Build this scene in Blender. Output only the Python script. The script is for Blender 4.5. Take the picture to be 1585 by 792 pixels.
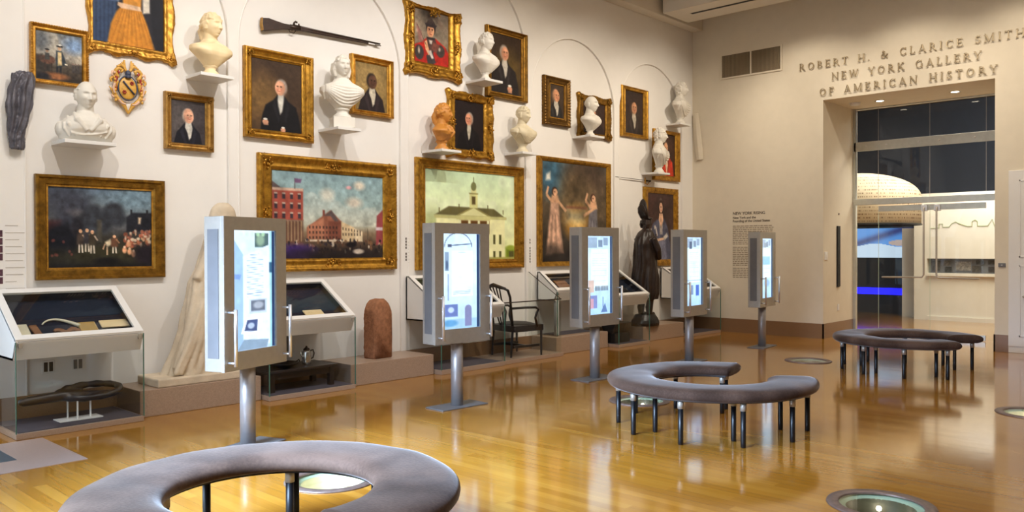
import bpy, bmesh, math, random
import numpy as np
from mathutils import Vector, Matrix, noise as mnoise
PI = math.pi
random.seed(7)
SC = bpy.context.scene
COL = SC.collection
for o in list(bpy.data.objects):
    bpy.data.objects.remove(o)

# ------------------------------------------------------------------ camera
IMG_W, IMG_H, FPX = 1585.0, 792.0, 1268.9
EYE = np.array([0.0, 0.0, 1.6])
YAW, PITCH, ROLL = math.radians(43.066), math.radians(0.491), math.radians(-0.175)
_p = np.array([[1, 0, 0], [0, math.cos(PITCH), -math.sin(PITCH)], [0, math.sin(PITCH), math.cos(PITCH)]])
_r = np.array([[math.cos(ROLL), -math.sin(ROLL), 0], [math.sin(ROLL), math.cos(ROLL), 0], [0, 0, 1]])
W2C = _r @ _p @ np.array([[math.sin(YAW), -math.cos(YAW), 0], [0, 0, -1], [math.cos(YAW), math.sin(YAW), 0]])
cam_d = bpy.data.cameras.new('camera')
cam = bpy.data.objects.new('camera', cam_d)
COL.objects.link(cam)
cam_d.sensor_fit = 'HORIZONTAL'
cam_d.sensor_width = 36.0
cam_d.lens = FPX / IMG_W * 36.0
cam_d.clip_start, cam_d.clip_end = 0.05, 200
cam.matrix_world = Matrix([[W2C[0][i], -W2C[1][i], -W2C[2][i], EYE[i]] for i in range(3)] + [[0, 0, 0, 1]])
SC.camera = cam


def ray(x, y):
    return W2C.T @ np.array([(x - IMG_W / 2) / FPX, (y - IMG_H / 2) / FPX, 1.0])
def on_y(x, y, Y):
    d = ray(x, y); return EYE + d * (Y / d[1])
def on_x(x, y, X):
    d = ray(x, y); return EYE + d * (X / d[0])
def on_z(x, y, z=0.0):
    d = ray(x, y); return EYE + d * ((z - 1.6) / d[2])

# ------------------------------------------------------------------ world, exposure, lights
WALL_Y, PIER_Y, BACK_X, CEIL_Z = 8.5, 8.47, 14.3, 6.3
SC.view_settings.view_transform = 'Standard'
SC.view_settings.look = 'None'
SC.view_settings.gamma = 1.0
SC.view_settings.use_curve_mapping = False
SC.view_settings.exposure = 0.12
world = bpy.data.worlds.new('daylight')
SC.world = world
world.use_nodes = True
world.node_tree.nodes['Background'].inputs[0].default_value = (0.78, 0.88, 1.0, 1)
world.node_tree.nodes['Background'].inputs[1].default_value = 2.5


def area(name, loc, target, sx, sy, power, color):
    l = bpy.data.lights.new(name, 'AREA')
    l.shape = 'RECTANGLE'; l.size = sx; l.size_y = sy
    l.energy = power; l.color = color
    o = bpy.data.objects.new(name, l); COL.objects.link(o)
    o.location = loc
    o.rotation_euler = (Vector(target) - Vector(loc)).to_track_quat('-Z', 'Y').to_euler()
    return o


def spot(name, loc, target, power, color, angle=60, blend=0.6, radius=0.04):
    l = bpy.data.lights.new(name, 'SPOT')
    l.energy = power; l.color = color
    l.spot_size = math.radians(angle); l.spot_blend = blend; l.shadow_soft_size = radius
    o = bpy.data.objects.new(name, l); COL.objects.link(o)
    o.location = loc
    o.rotation_euler = (Vector(target) - Vector(loc)).to_track_quat('-Z', 'Y').to_euler()
    return o

WARM = (1.0, 0.88, 0.72)
SOFTW = (1.0, 0.95, 0.90)
COOL = (0.48, 0.68, 1.0)
# area light added at an unseen window, for cool daylight from the left
v_ = area('unseen_window_light', (0.24, 4.5, 2.2), (3.0, 4.35, 0.3), 3.0, 2.0, 260, COOL)
v_.data.spread = math.radians(62)
# daylight through the glass entrance in the long wall, left of the frame
area('entrance_daylight', (1.15, 8.4, 1.7), (2.2, 4.0, 0.0), 1.4, 2.8, 18, COOL)
# soft fill lamps added below the ceiling, out of view
area('ceiling_fill_near', (4.0, 2.5, 6.15), (4.0, 2.5, 0), 5.0, 4.0, 120, SOFTW)
area('ceiling_fill_far', (10.0, 2.5, 6.15), (10.0, 2.5, 0), 5.0, 4.0, 110, WARM)
# track spotlights washing the picture wall
for i, sx in enumerate((1.6, 3.4, 5.2, 7.0, 8.8, 10.6, 12.4)):
    spot('track_spotlight', (sx, 4.9, 5.95), (sx + 0.7, 8.5, 2.75), (300, 300, 300, 290, 280, 280, 280)[i], SOFTW if i < 4 else WARM, 74, 0.8, 0.05)
# washers on the end wall above the doorway
for sy in (2.6, 4.3, 6.0):
    spot('washer_spotlight', (12.3, sy, 6.0), (14.3, sy + 0.1, 3.4), 165, WARM, 80, 0.9, 0.06)
# ------------------------------------------------------------------ materials
def s2l(c):
    c = np.asarray(c, float) / 255.0
    return np.where(c <= 0.04045, c / 12.92, ((c + 0.055) / 1.055) ** 2.4)


class NT:
    def __init__(self, name):
        self.m = bpy.data.materials.new(name); self.m.use_nodes = True
        self.t = self.m.node_tree; self.n = self.t.nodes; self.l = self.t.links
        self.b = self.n['Principled BSDF']
    def node(self, typ, **kw):
        n = self.n.new(typ)
        for k, v in kw.items(): setattr(n, k, v)
        return n
    def coord(self, scale=(1, 1, 1), kind='Object', rot=(0, 0, 0)):
        tc = self.node('ShaderNodeTexCoord'); mp = self.node('ShaderNodeMapping')
        mp.inputs['Scale'].default_value = scale; mp.inputs['Rotation'].default_value = rot
        self.l.new(tc.outputs[kind], mp.inputs[0]); return mp.outputs[0]
    def noise(self, vec, scale, detail=4, rough=0.55):
        n = self.node('ShaderNodeTexNoise'); n.inputs['Scale'].default_value = scale
        n.inputs['Detail'].default_value = detail; n.inputs['Roughness'].default_value = rough
        self.l.new(vec, n.inputs['Vector']); return n.outputs['Fac']
    def ramp(self, fac, stops):
        r = self.node('ShaderNodeValToRGB'); e = r.color_ramp.elements
        while len(e) < len(stops): e.new(0.5)
        for i, (p, c) in enumerate(stops):
            e[i].position = p; e[i].color = (*c[:3], 1)
        self.l.new(fac, r.inputs[0]); return r.outputs[0]
    def bump(self, h, strength, dist=0.01):
        b = self.node('ShaderNodeBump'); b.inputs['Strength'].default_value = strength
        b.inputs['Distance'].default_value = dist
        self.l.new(h, b.inputs['Height']); self.l.new(b.outputs[0], self.b.inputs['Normal'])
    def set(self, **kw):
        for k, v in kw.items():
            self.b.inputs[k.replace('_', ' ')].default_value = v


def simple(name, col, rough=0.5, metal=0.0, var=0.06, scale=6.0, bump=0.0, bscale=40.0, spec=0.5):
    """plain paint / stone / metal with slight procedural mottling; col in sRGB 0-255"""
    c = s2l(col)
    t = NT(name)
    v = t.coord()
    f = t.noise(v, scale, 5)
    t.l.new(t.ramp(f, [(0.3, c * (1 - var)), (0.7, np.minimum(c * (1 + var), 1))]), t.b.inputs['Base Color'])
    t.set(Roughness=rough, Metallic=metal, Specular_IOR_Level=spec)
    if bump:
        t.bump(t.noise(v, bscale, 6), bump)
    return t.m


M = {}
M['wall'] = simple('warm_white_paint', (232, 229, 224), 0.75, var=0.012, bump=0.05, bscale=90, spec=0.2)
M['endwall'] = simple('cream_paint', (222, 212, 192), 0.75, var=0.02, bump=0.05, bscale=90, spec=0.2)
M['ceiling'] = simple('ceiling_paint', (222, 216, 204), 0.85, var=0.01, spec=0.1)
M['white'] = simple('white_lacquer', (228, 226, 222), 0.4, var=0.012, spec=0.4)
M['creamwall'] = simple('cream_gallery_wall', (224, 216, 198), 0.6, var=0.02, spec=0.3)
M['shelf'] = simple('shelf_white_paint', (226, 224, 220), 0.5, var=0.02, spec=0.3)
M['plaster'] = simple('white_plaster', (224, 219, 208), 0.6, var=0.03, scale=9, bump=0.08, bscale=60, spec=0.3)
M['marble'] = simple('cream_marble', (238, 216, 172), 0.45, var=0.05, scale=7, bump=0.05, bscale=50)
M['greyplaster'] = simple('aged_plaster', (214, 202, 172), 0.6, var=0.07, scale=9, bump=0.1, bscale=60)
M['terracotta'] = simple('terracotta_clay', (196, 132, 56), 0.5, var=0.10, scale=8, bump=0.1, bscale=70)
M['weathered'] = simple('weathered_marble', (206, 190, 166), 0.75, var=0.14, scale=7, bump=0.35, bscale=30)
M['granite'] = simple('pink_granite', (164, 140, 120), 0.32, var=0.16, scale=110, spec=0.4)
M['basestone'] = simple('brown_stone_skirting', (136, 104, 74), 0.3, var=0.16, scale=90, spec=0.5)
M['tilestone'] = simple('pale_stone_paving', (168, 148, 140), 0.3, var=0.08, scale=120, spec=0.4)
M['slate'] = simple('dark_slate_paving', (66, 80, 92), 0.35, var=0.1, scale=40)
M['brownstone'] = simple('rough_brownstone', (150, 104, 76), 0.95, var=0.25, scale=22, bump=1.0, bscale=34, spec=0.15)
M['darkwood'] = simple('dark_carved_wood', (36, 25, 21), 0.42, var=0.35, scale=9, bump=0.3, bscale=30)
M['blackwood'] = simple('black_stained_wood', (22, 18, 18), 0.35, var=0.3, scale=12, bump=0.1, bscale=40)
M['gunwood'] = simple('gunstock_walnut', (52, 34, 26), 0.45, var=0.3, scale=12, bump=0.15)
M['gunsteel'] = simple('dark_gun_steel', (74, 62, 56), 0.4, 0.7, var=0.2)
M['lead'] = simple('weathered_lead', (92, 90, 98), 0.5, 0.3, var=0.35, scale=14, bump=0.5, bscale=26)
M['steel'] = simple('satin_steel', (172, 166, 156), 0.42, 0.45, var=0.05, scale=20, bump=0.03, bscale=120)
M['steelpole'] = simple('brushed_steel_tube', (160, 154, 152), 0.42, 0.55, var=0.05, scale=20)
M['chrome'] = simple('polished_chrome', (214, 214, 216), 0.3, 0.7, var=0.02)
M['ring'] = simple('patinated_bronze_ring', (122, 104, 96), 0.42, 0.5, var=0.2, scale=30, bump=0.1)
M['legblack'] = simple('black_lacquered_steel', (16, 17, 20), 0.4, var=0.1, spec=0.5)
M['black'] = simple('matt_black', (14, 14, 16), 0.5, var=0.1)
M['navy'] = simple('dark_navy_felt', (22, 30, 48), 0.8, var=0.12, scale=30, spec=0.2)
M['paper'] = simple('aged_paper', (226, 200, 156), 0.8, var=0.06, scale=14, spec=0.2)
M['bone'] = simple('old_horn', (224, 214, 190), 0.45, var=0.1)
M['leather'] = simple('brown_leather', (128, 84, 54), 0.6, var=0.2, scale=20)
M['ochre'] = simple('ochre_leather_book', (168, 136, 76), 0.6, var=0.12, scale=25)
M['caseshade'] = simple('purple_grey_case_shade', (74, 68, 76), 0.7, var=0.15, scale=30)  # shade of the case interior put into this colour
M['red'] = simple('red_paint', (150, 44, 36), 0.5, var=0.15)
M['armsblue'] = simple('slate_blue_paint', (62, 70, 92), 0.5, var=0.15)
M['armsgold'] = simple('old_gold_paint', (214, 164, 74), 0.45, var=0.22, scale=30)
M['armspink'] = simple('pale_pink_paint', (222, 184, 158), 0.5, var=0.12, scale=30)
M['silver'] = simple('old_silver', (196, 194, 190), 0.25, 0.9, var=0.1)
M['walltext'] = simple('grey_vinyl_lettering', (150, 136, 116), 0.7, var=0.05)
M['fainttext'] = simple('faint_grey_printing', (190, 182, 172), 0.7, var=0.04)
M['darktext'] = simple('dark_vinyl_lettering', (70, 58, 48), 0.7, var=0.05)
M['plum'] = simple('printed_plum_strip', (84, 50, 62), 0.7, var=0.5, scale=60)
M['letters'] = simple('bronze_lettering', (186, 170, 140), 0.32, 0.6, var=0.05)
M['grille'] = simple('grey_speaker_mesh', (112, 112, 114), 0.6, 0.3, var=0.08)
M['vent'] = simple('painted_grille_slats', (150, 134, 108), 0.6, 0.1, var=0.05)
M['ventdark'] = simple('grille_cavity', (70, 58, 44), 0.8, var=0.05)
M['bandsteel'] = simple('transom_band_steel', (190, 190, 182), 0.3, 0.75, var=0.06, scale=12)
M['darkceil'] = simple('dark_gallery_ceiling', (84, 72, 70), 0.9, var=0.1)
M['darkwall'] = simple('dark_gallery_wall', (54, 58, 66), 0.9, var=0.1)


def glow(name, col, strength):
    t = NT(name)
    t.b.inputs['Emission Color'].default_value = (*s2l(col), 1)
    t.b.inputs['Emission Strength'].default_value = strength
    t.b.inputs['Base Color'].default_value = (0.02, 0.02, 0.02, 1)
    return t.m

M['lamp'] = glow('warm_lamp_disc', (255, 240, 210), 12)
M['bluelight'] = glow('blue_light_strip', (20, 20, 255), 2.2)


def gold(name, c1, c2, rough=0.33, metal=0.75, bs=90, bstr=0.25):
    t = NT(name); v = t.coord()
    f = t.noise(v, 14, 6, 0.65)
    t.l.new(t.ramp(f, [(0.25, s2l(c1)), (0.62, s2l(c2)), (0.9, np.minimum(s2l(c2) * 1.25, 1))]), t.b.inputs['Base Color'])
    t.set(Roughness=rough, Metallic=metal)
    t.bump(t.noise(v, bs, 5), bstr)
    return t.m

M['gold'] = gold('gilded_wood', (104, 68, 16), (198, 148, 54), 0.34)
M['goldbright'] = gold('bright_gilding', (134, 86, 22), (212, 160, 68), 0.36)
M['golddark'] = gold('darkened_gilding', (80, 54, 16), (156, 114, 40), 0.38)
M['goldpale'] = gold('pale_worn_gilding', (122, 86, 36), (188, 146, 76), 0.42)
M['goldbrown'] = gold('brown_aged_gilding', (62, 42, 14), (118, 84, 32), 0.4)


def glass_mat(name, tint=(0.965, 0.98, 0.97), rough=0.0):
    t = NT(name)
    n = t.n; l = t.l
    n.remove(t.b)
    out = n['Material Output']
    tr = t.node('ShaderNodeBsdfTransparent'); tr.inputs[0].default_value = (*tint, 1)
    gl = t.node('ShaderNodeBsdfGlossy'); gl.inputs['Roughness'].default_value = rough
    fr = t.node('ShaderNodeFresnel'); fr.inputs['IOR'].default_value = 1.45
    mx = t.node('ShaderNodeMixShader')
    ge = t.node('ShaderNodeNewGeometry'); iv = t.node('ShaderNodeMath', operation='SUBTRACT'); iv.inputs[0].default_value = 1.0
    l.new(ge.outputs['Backfacing'], iv.inputs[1])
    mu = t.node('ShaderNodeMath', operation='MULTIPLY'); l.new(fr.outputs[0], mu.inputs[0]); l.new(iv.outputs[0], mu.inputs[1])
    l.new(mu.outputs[0], mx.inputs[0]); l.new(tr.outputs[0], mx.inputs[1]); l.new(gl.outputs[0], mx.inputs[2])
    l.new(mx.outputs[0], out.inputs[0])
    return t.m

M['glass'] = glass_mat('clear_glass')
M['glassgreen'] = glass_mat('case_glass', (0.965, 0.98, 0.985))
M['glassedge'] = simple('green_glass_edge', (70, 112, 96), 0.2, var=0.05)
M['frost'] = simple('frosted_glass_rim', (176, 196, 170), 0.35, var=0.05)


def attr_mat(name, rough=0.45, emit=0.0, spec=0.3, bump=0.0):
    t = NT(name)
    a = t.node('ShaderNodeVertexColor'); a.layer_name = 'pigment'
    if emit:
        t.l.new(a.outputs[0], t.b.inputs['Emission Color']); t.b.inputs['Emission Strength'].default_value = emit
        t.b.inputs['Base Color'].default_value = (0.02, 0.02, 0.025, 1)
        t.set(Roughness=0.12)
    else:
        t.l.new(a.outputs[0], t.b.inputs['Base Color'])
        t.set(Roughness=rough, Specular_IOR_Level=spec)
    if bump:
        t.bump(t.noise(t.coord(), 220, 3), bump, 0.002)
    return t.m

M['oil'] = attr_mat('oil_paint_on_canvas', 0.42, 0, 0.25, 0.25)
M['screen'] = attr_mat('lit_screen_panel', emit=1.35)
M['print'] = attr_mat('printed_panel', 0.7)


def floor_tone():
    t = NT('varnished_oak_strips'); v = t.coord()
    # strips run along y, random tone per strip and board
    sep = t.node('ShaderNodeSeparateXYZ'); t.l.new(v, sep.inputs[0])
    def math_(op, a, b=None):
        m = t.node('ShaderNodeMath', operation=op)
        for i, s in enumerate((a, b)):
            if s is None: continue
            if isinstance(s, (int, float)): m.inputs[i].default_value = s
            else: t.l.new(s, m.inputs[i])
        return m.outputs[0]
    xs = math_('DIVIDE', sep.outputs[0], 0.083)
    ix = math_('FLOOR', xs)
    off = math_('MULTIPLY', math_('FRACT', math_('MULTIPLY', math_('SINE', math_('MULTIPLY', ix, 12.9898)), 43758.5)), 7.0)
    yb = math_('FLOOR', math_('DIVIDE', math_('ADD', sep.outputs[1], off), 1.35))
    cmb = t.node('ShaderNodeCombineXYZ'); t.l.new(ix, cmb.inputs[0]); t.l.new(yb, cmb.inputs[1])
    wn = t.node('ShaderNodeTexWhiteNoise', noise_dimensions='3D'); t.l.new(cmb.outputs[0], wn.inputs['Vector'])
    grain = t.node('ShaderNodeMapping'); grain.inputs['Scale'].default_value = (28, 1.6, 1)
    t.l.new(v, grain.inputs[0])
    gv = t.node('ShaderNodeVectorMath', operation='ADD'); t.l.new(grain.outputs[0], gv.inputs[0])
    wc = t.node('ShaderNodeVectorMath', operation='SCALE'); t.l.new(wn.outputs['Color'], wc.inputs[0]); wc.inputs['Scale'].default_value = 30
    t.l.new(wc.outputs[0], gv.inputs[1])
    gr = t.noise(gv.outputs[0], 1.0, 6, 0.6)
    board = t.ramp(wn.outputs['Value'], [(0.0, s2l((162, 109, 33))), (0.5, s2l((172, 119, 39))), (1.0, s2l((182, 130, 49)))])
    gcol = t.ramp(gr, [(0.3, (0.80, 0.78, 0.74)), (0.65, (1, 1, 1))])
    mx = t.node('ShaderNodeMix', data_type='RGBA', blend_type='MULTIPLY'); mx.inputs['Factor'].default_value = 0.8
    t.l.new(board, mx.inputs['A']); t.l.new(gcol, mx.inputs['B'])
    fx = math_('FRACT', xs)
    gap = math_('LESS_THAN', math_('MINIMUM', fx, math_('SUBTRACT', 1.0, fx)), 0.018)
    mg = t.node('ShaderNodeMix', data_type='RGBA', blend_type='MULTIPLY')
    t.l.new(math_('MULTIPLY', gap, 0.22), mg.inputs['Factor'])
    t.l.new(mx.outputs['Result'], mg.inputs['A']); mg.inputs['B'].default_value = (0.25, 0.15, 0.08, 1)
    t.l.new(mg.outputs['Result'], t.b.inputs['Base Color'])
    rg = t.noise(t.coord((0.7, 0.7, 0.7)), 2.2, 3)
    rr = t.node('ShaderNodeMapRange'); rr.inputs['To Min'].default_value = 0.07; rr.inputs['To Max'].default_value = 0.13
    t.l.new(rg, rr.inputs['Value']); t.l.new(rr.outputs[0], t.b.inputs['Roughness'])
    t.set(Specular_IOR_Level=0.5)
    t.b.inputs['Coat Weight'].default_value = 0.4
    t.b.inputs['Coat Roughness'].default_value = 0.1
    tb = t.noise(t.coord((1.2, 0.35, 1)), 3.0, 2)
    t.bump(tb, 0.06, 0.02)
    return t.m

M['floor'] = floor_tone()


def velvet():
    t = NT('grey_brown_velvet'); v = t.coord()
    f = t.noise(t.coord((1, 1, 0.3)), 3.0, 3, 0.5)
    f2 = t.noise(v, 60, 3)
    mixf = t.node('ShaderNodeMath', operation='MULTIPLY_ADD'); t.l.new(f2, mixf.inputs[0]); mixf.inputs[1].default_value = 0.35
    t.l.new(f, mixf.inputs[2])
    t.l.new(t.ramp(mixf.outputs[0], [(0.42, s2l((52, 38, 31))), (0.65, s2l((72, 55, 46))), (0.88, s2l((94, 74, 63)))]), t.b.inputs['Base Color'])
    t.set(Roughness=0.9, Specular_IOR_Level=0.15)
    t.b.inputs['Sheen Weight'].default_value = 0.45
    t.b.inputs['Sheen Roughness'].default_value = 0.28
    t.b.inputs['Sheen Tint'].default_value = (1.0, 0.95, 0.92, 1)
    t.bump(f2, 0.25, 0.004)
    return t.m

M['velvet'] = velvet()


# ------------------------------------------------------------------ mesh helpers
class MB:
    """collects shapes; build() links them as ONE mesh object"""
    def __init__(self):
        self.v = []; self.f = []
    def add(self, vs, fs, mat=None):
        b = len(self.v)
        self.v += [tuple(mat @ Vector(p)) if mat is not None else tuple(p) for p in vs]
        self.f += [tuple(b + i for i in q) for q in fs]
        return self
    def box(self, x0, x1, y0, y1, z0, z1, mat=None):
        vs = [(x, y, z) for z in (z0, z1) for y in (y0, y1) for x in (x0, x1)]
        fs = [(0, 2, 3, 1), (4, 5, 7, 6), (0, 1, 5, 4), (2, 6, 7, 3), (0, 4, 6, 2), (1, 3, 7, 5)]
        return self.add(vs, fs, mat)
    def lathe(self, prof, n=24, mat=None, cap=True, sx=1.0, sy=1.0):
        vs = []; fs = []
        for r, z in prof:
            for i in range(n):
                a = 2 * PI * i / n; vs.append((r * sx * math.cos(a), r * sy * math.sin(a), z))
        for k in range(len(prof) - 1):
            for i in range(n):
                j = (i + 1) % n
                fs.append((k * n + i, k * n + j, (k + 1) * n + j, (k + 1) * n + i))
        if cap:
            fs.append(tuple(range(n - 1, -1, -1))); fs.append(tuple((len(prof) - 1) * n + i for i in range(n)))
        return self.add(vs, fs, mat)
    def tube(self, pts, r, n=10, cap=True, flat=1.0, mat=None):
        pts = [Vector(p) for p in pts]; rs = r if isinstance(r, (list, tuple)) else [r] * len(pts)
        vs = []; fs = []
        up = Vector((0, 0, 1))
        t0 = (pts[1] - pts[0]).normalized()
        if abs(t0.dot(up)) > 0.95: up = Vector((0, 1, 0))
        s = t0.cross(up).normalized()
        for k, p in enumerate(pts):
            if k == 0: t = pts[1] - pts[0]
            elif k == len(pts) - 1: t = pts[-1] - pts[-2]
            else: t = pts[k + 1] - pts[k - 1]
            t.normalize(); s = (s - t * s.dot(t)).normalized(); u = t.cross(s)
            for i in range(n):
                a = 2 * PI * i / n
                vs.append(p + s * (rs[k] * math.cos(a)) + u * (rs[k] * flat * math.sin(a)))
        for k in range(len(pts) - 1):
            for i in range(n):
                j = (i + 1) % n
                fs.append((k * n + i, k * n + j, (k + 1) * n + j, (k + 1) * n + i))
        if cap:
            fs.append(tuple(range(n - 1, -1, -1))); fs.append(tuple((len(pts) - 1) * n + i for i in range(n)))
        return self.add(vs, fs, mat)
    def ball(self, c, rx, ry=None, rz=None, n=16, m=10, mat=None):
        ry = ry or rx; rz = rz or rx
        vs = [(c[0], c[1], c[2] - rz)]; fs = []
        for k in range(1, m):
            b = -PI / 2 + PI * k / m
            for i in range(n):
                a = 2 * PI * i / n
                vs.append((c[0] + rx * math.cos(b) * math.cos(a), c[1] + ry * math.cos(b) * math.sin(a), c[2] + rz * math.sin(b)))
        vs.append((c[0], c[1], c[2] + rz)); top = len(vs) - 1
        for i in range(n):
            j = (i + 1) % n
            fs.append((0, 1 + j, 1 + i)); fs.append((top, top - n + i, top - n + j))
            for k in range(m - 2):
                a0 = 1 + k * n
                fs.append((a0 + i, a0 + j, a0 + n + j, a0 + n + i))
        return self.add(vs, fs, mat)
    def prism(self, poly, y0, y1, mat=None):
        """polygon in x,z extruded along y"""
        n = len(poly)
        vs = [(x, y0, z) for x, z in poly] + [(x, y1, z) for x, z in poly]
        fs = [tuple(range(n)), tuple(range(2 * n - 1, n - 1, -1))]
        for i in range(n):
            j = (i + 1) % n; fs.append((i, i + n, j + n, j))
        return self.add(vs, fs, mat)
    def prismx(self, poly, x0, x1, mat=None):
        """polygon in y,z extruded along x"""
        n = len(poly)
        vs = [(x0, y, z) for y, z in poly] + [(x1, y, z) for y, z in poly]
        fs = [tuple(range(n)), tuple(range(2 * n - 1, n - 1, -1))]
        for i in range(n):
            j = (i + 1) % n; fs.append((i, i + n, j + n, j))
        return self.add(vs, fs, mat)
    def loft(self, rings, cap=True, mat=None):
        n = len(rings[0]); vs = [p for r in rings for p in r]; fs = []
        for k in range(len(rings) - 1):
            for i in range(n):
                j = (i + 1) % n
                fs.append((k * n + i, k * n + j, (k + 1) * n + j, (k + 1) * n + i))
        if cap:
            fs.append(tuple(range(n - 1, -1, -1))); fs.append(tuple((len(rings) - 1) * n + i for i in range(n)))
        return self.add(vs, fs, mat)
    def build(self, name, mat, parent=None, smooth=False, bevel=0.0, fixn=True):
        me = bpy.data.meshes.new(name)
        me.from_pydata(self.v, [], self.f); me.update()
        if fixn:
            b = bmesh.new(); b.from_mesh(me); bmesh.ops.recalc_face_normals(b, faces=b.faces); b.to_mesh(me); b.free()
        me.materials.append(M[mat] if isinstance(mat, str) else mat)
        if smooth: me.polygons.foreach_set('use_smooth', [True] * len(me.polygons))
        o = bpy.data.objects.new(name, me); COL.objects.link(o)
        if parent is not None: o.parent = parent
        if bevel:
            bv = o.modifiers.new('bevel', 'BEVEL'); bv.width = bevel; bv.segments = 2; bv.limit_method = 'ANGLE'
            bv.angle_limit = math.radians(35)
        return o


def tag(o, label=None, cat=None, group=None, kind=None):
    if label: o['label'] = label
    if cat: o['category'] = cat
    if group: o['group'] = group
    if kind: o['kind'] = kind
    return o


def thing(name, loc, label, cat, group=None, rz=0.0):
    o = bpy.data.objects.new(name, None); COL.objects.link(o)
    o.empty_display_size = 0.1
    o.location = tuple(float(c) for c in loc); o.rotation_euler = (0, 0, rz)
    return tag(o, label, cat, group)


def struct(o):
    o['kind'] = 'structure'; return o


def remesh(o, voxel, smooth_it=3, fac=0.5):
    r = o.modifiers.new('fuse', 'REMESH'); r.mode = 'VOXEL'; r.voxel_size = voxel; r.use_smooth_shade = True
    if smooth_it:
        s = o.modifiers.new('soften', 'SMOOTH'); s.factor = fac; s.iterations = smooth_it
    return o


def fill2d(name, outer, holes, z_of, mat):
    """flat sheet with holes; z_of maps 2d to 3d"""
    b = bmesh.new()
    for loop in [outer] + holes:
        vs = [b.verts.new(z_of(p)) for p in loop]
        for i in range(len(vs)): b.edges.new((vs[i], vs[(i + 1) % len(vs)]))
    bmesh.ops.triangle_fill(b, use_beauty=True, use_dissolve=False, edges=b.edges[:])
    bmesh.ops.recalc_face_normals(b, faces=b.faces)
    me = bpy.data.meshes.new(name); b.to_mesh(me); b.free()
    me.materials.append(M[mat])
    o = bpy.data.objects.new(name, me); COL.objects.link(o)
    return o


def circle2(cx, cy, r, n=40):
    return [(cx + r * math.cos(2 * PI * i / n), cy + r * math.sin(2 * PI * i / n)) for i in range(n)]


def colour_grid(name, rgb, w, h, mat, parent, y=0.0, x0=None, z0=None):
    """sheet in the x,z plane facing -y carrying a painted colour per point; rgb[row from top][col] in sRGB 0-255"""
    ny, nx = rgb.shape[:2]
    x0 = -w / 2 if x0 is None else x0; z0 = -h / 2 if z0 is None else z0
    X, Z = np.meshgrid(np.linspace(x0, x0 + w, nx), np.linspace(z0 + h, z0, ny))
    co = np.stack([X.ravel(), np.full(X.size, y), Z.ravel()], 1)
    i = np.arange(ny * nx).reshape(ny, nx)
    f = np.stack([i[:-1, :-1], i[1:, :-1], i[1:, 1:], i[:-1, 1:]], -1).reshape(-1, 4)
    me = bpy.data.meshes.new(name)
    me.from_pydata(co.tolist(), [], f.tolist()); me.update()
    a = me.color_attributes.new('pigment', 'FLOAT_COLOR', 'POINT')
    lin = s2l(np.clip(rgb.reshape(-1, 3), 0, 255))
    a.data.foreach_set('color', np.concatenate([lin, np.ones((len(lin), 1))], 1).astype(np.float32).ravel())
    me.materials.append(M[mat] if isinstance(mat, str) else mat)
    o = bpy.data.objects.new(name, me); COL.objects.link(o)
    if parent is not None: o.parent = parent
    return o
# ------------------------------------------------------------------ room shell
WELLS = [(3.29, 4.80), (5.28, 1.80), (11.36, 4.87), (9.18, 1.72), (7.20, 4.90)]
WELL_R = 0.305
fl = fill2d('floor', [(-2.6, -6.1), (26, -6.1), (26, 10), (-2.6, 10)], [circle2(x, y, WELL_R, 48) for x, y in WELLS],
            lambda p: (p[0], p[1], 0.0), 'floor')
struct(fl)
# stone threshold and slate mat well in front of the entrance
struct(MB().box(1.98, 2.36, 6.66, 7.70, 0.0, 0.004).box(-0.2, 1.98, 6.66, 7.02, 0.0, 0.004).build('trim_1', 'tilestone'))
struct(MB().box(-0.2, 1.98, 7.02, 8.47, 0.0, 0.003).build('trim_2', 'slate'))

# picture wall: front skin with shallow arched bays
BAYS = [(2.46, 4.50, 3.95), (4.60, 6.93, 3.91), (7.04, 9.40, 4.52), (9.50, 11.70, 3.95), (11.81, 13.92, 3.95)]


def arch_loop(x0, x1, zs, n=28, z0=0.0):
    r = (x1 - x0) / 2; c = (x0 + x1) / 2
    return [(x0, z0), (x1, z0), (x1, zs)] + [(c + r * math.cos(PI * i / n), zs + r * math.sin(PI * i / n)) for i in range(1, n)] + [(x0, zs)]


outer = [(2.1, 0.0)]
for a, b, s in BAYS:
    outer += [(a, 0.0)] + arch_loop(a, b, s)[:0:-1][:-1][::1] + [(b, 0.0)]
outer = [(2.1, 0.0)]
for a, b, s in BAYS:
    lp = arch_loop(a, b, s)            # (a,0),(b,0),(b,s),...,(a,s)
    outer += [lp[0]] + lp[:1:-1] + [lp[1]]
outer += [(14.3, 0.0), (14.3, CEIL_Z), (2.1, CEIL_Z)]
wl = fill2d('wall_left', outer, [], lambda p: (p[0], PIER_Y, p[1]), 'wall')
mb = MB()
for a, b, s in BAYS:
    lp = arch_loop(a, b, s)
    pts = [lp[1]] + lp[2:] + [lp[0]]
    # rounded bead edge between pier face and recess
    n = len(pts)
    c = (a + b) / 2
    prof = [(0.0, PIER_Y), (0.004, PIER_Y - 0.004), (0.012, PIER_Y - 0.005), (0.018, PIER_Y), (0.020, WALL_Y)]
    vs = []
    for d, y in prof:
        for x, z in pts:
            dz = z - s
            if dz > 0:
                r = math.hypot(x - c, dz); k = (r - d) / r
                vs.append((c + (x - c) * k, y, s + dz * k))
            else:
                vs.append((x - math.copysign(d, x - c), y, z))
    fs = [(k * n + i, k * n + i + 1, (k + 1) * n + i + 1, (k + 1) * n + i) for k in range(len(prof) - 1) for i in range(n - 1)]
    mb.add(vs, fs)
mb.box(2.1, 14.3, WALL_Y, WALL_Y + 0.12, 0, CEIL_Z)
rec = mb.build('wall_left_bays', 'wall', wl)
struct(wl); struct(rec)
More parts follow.
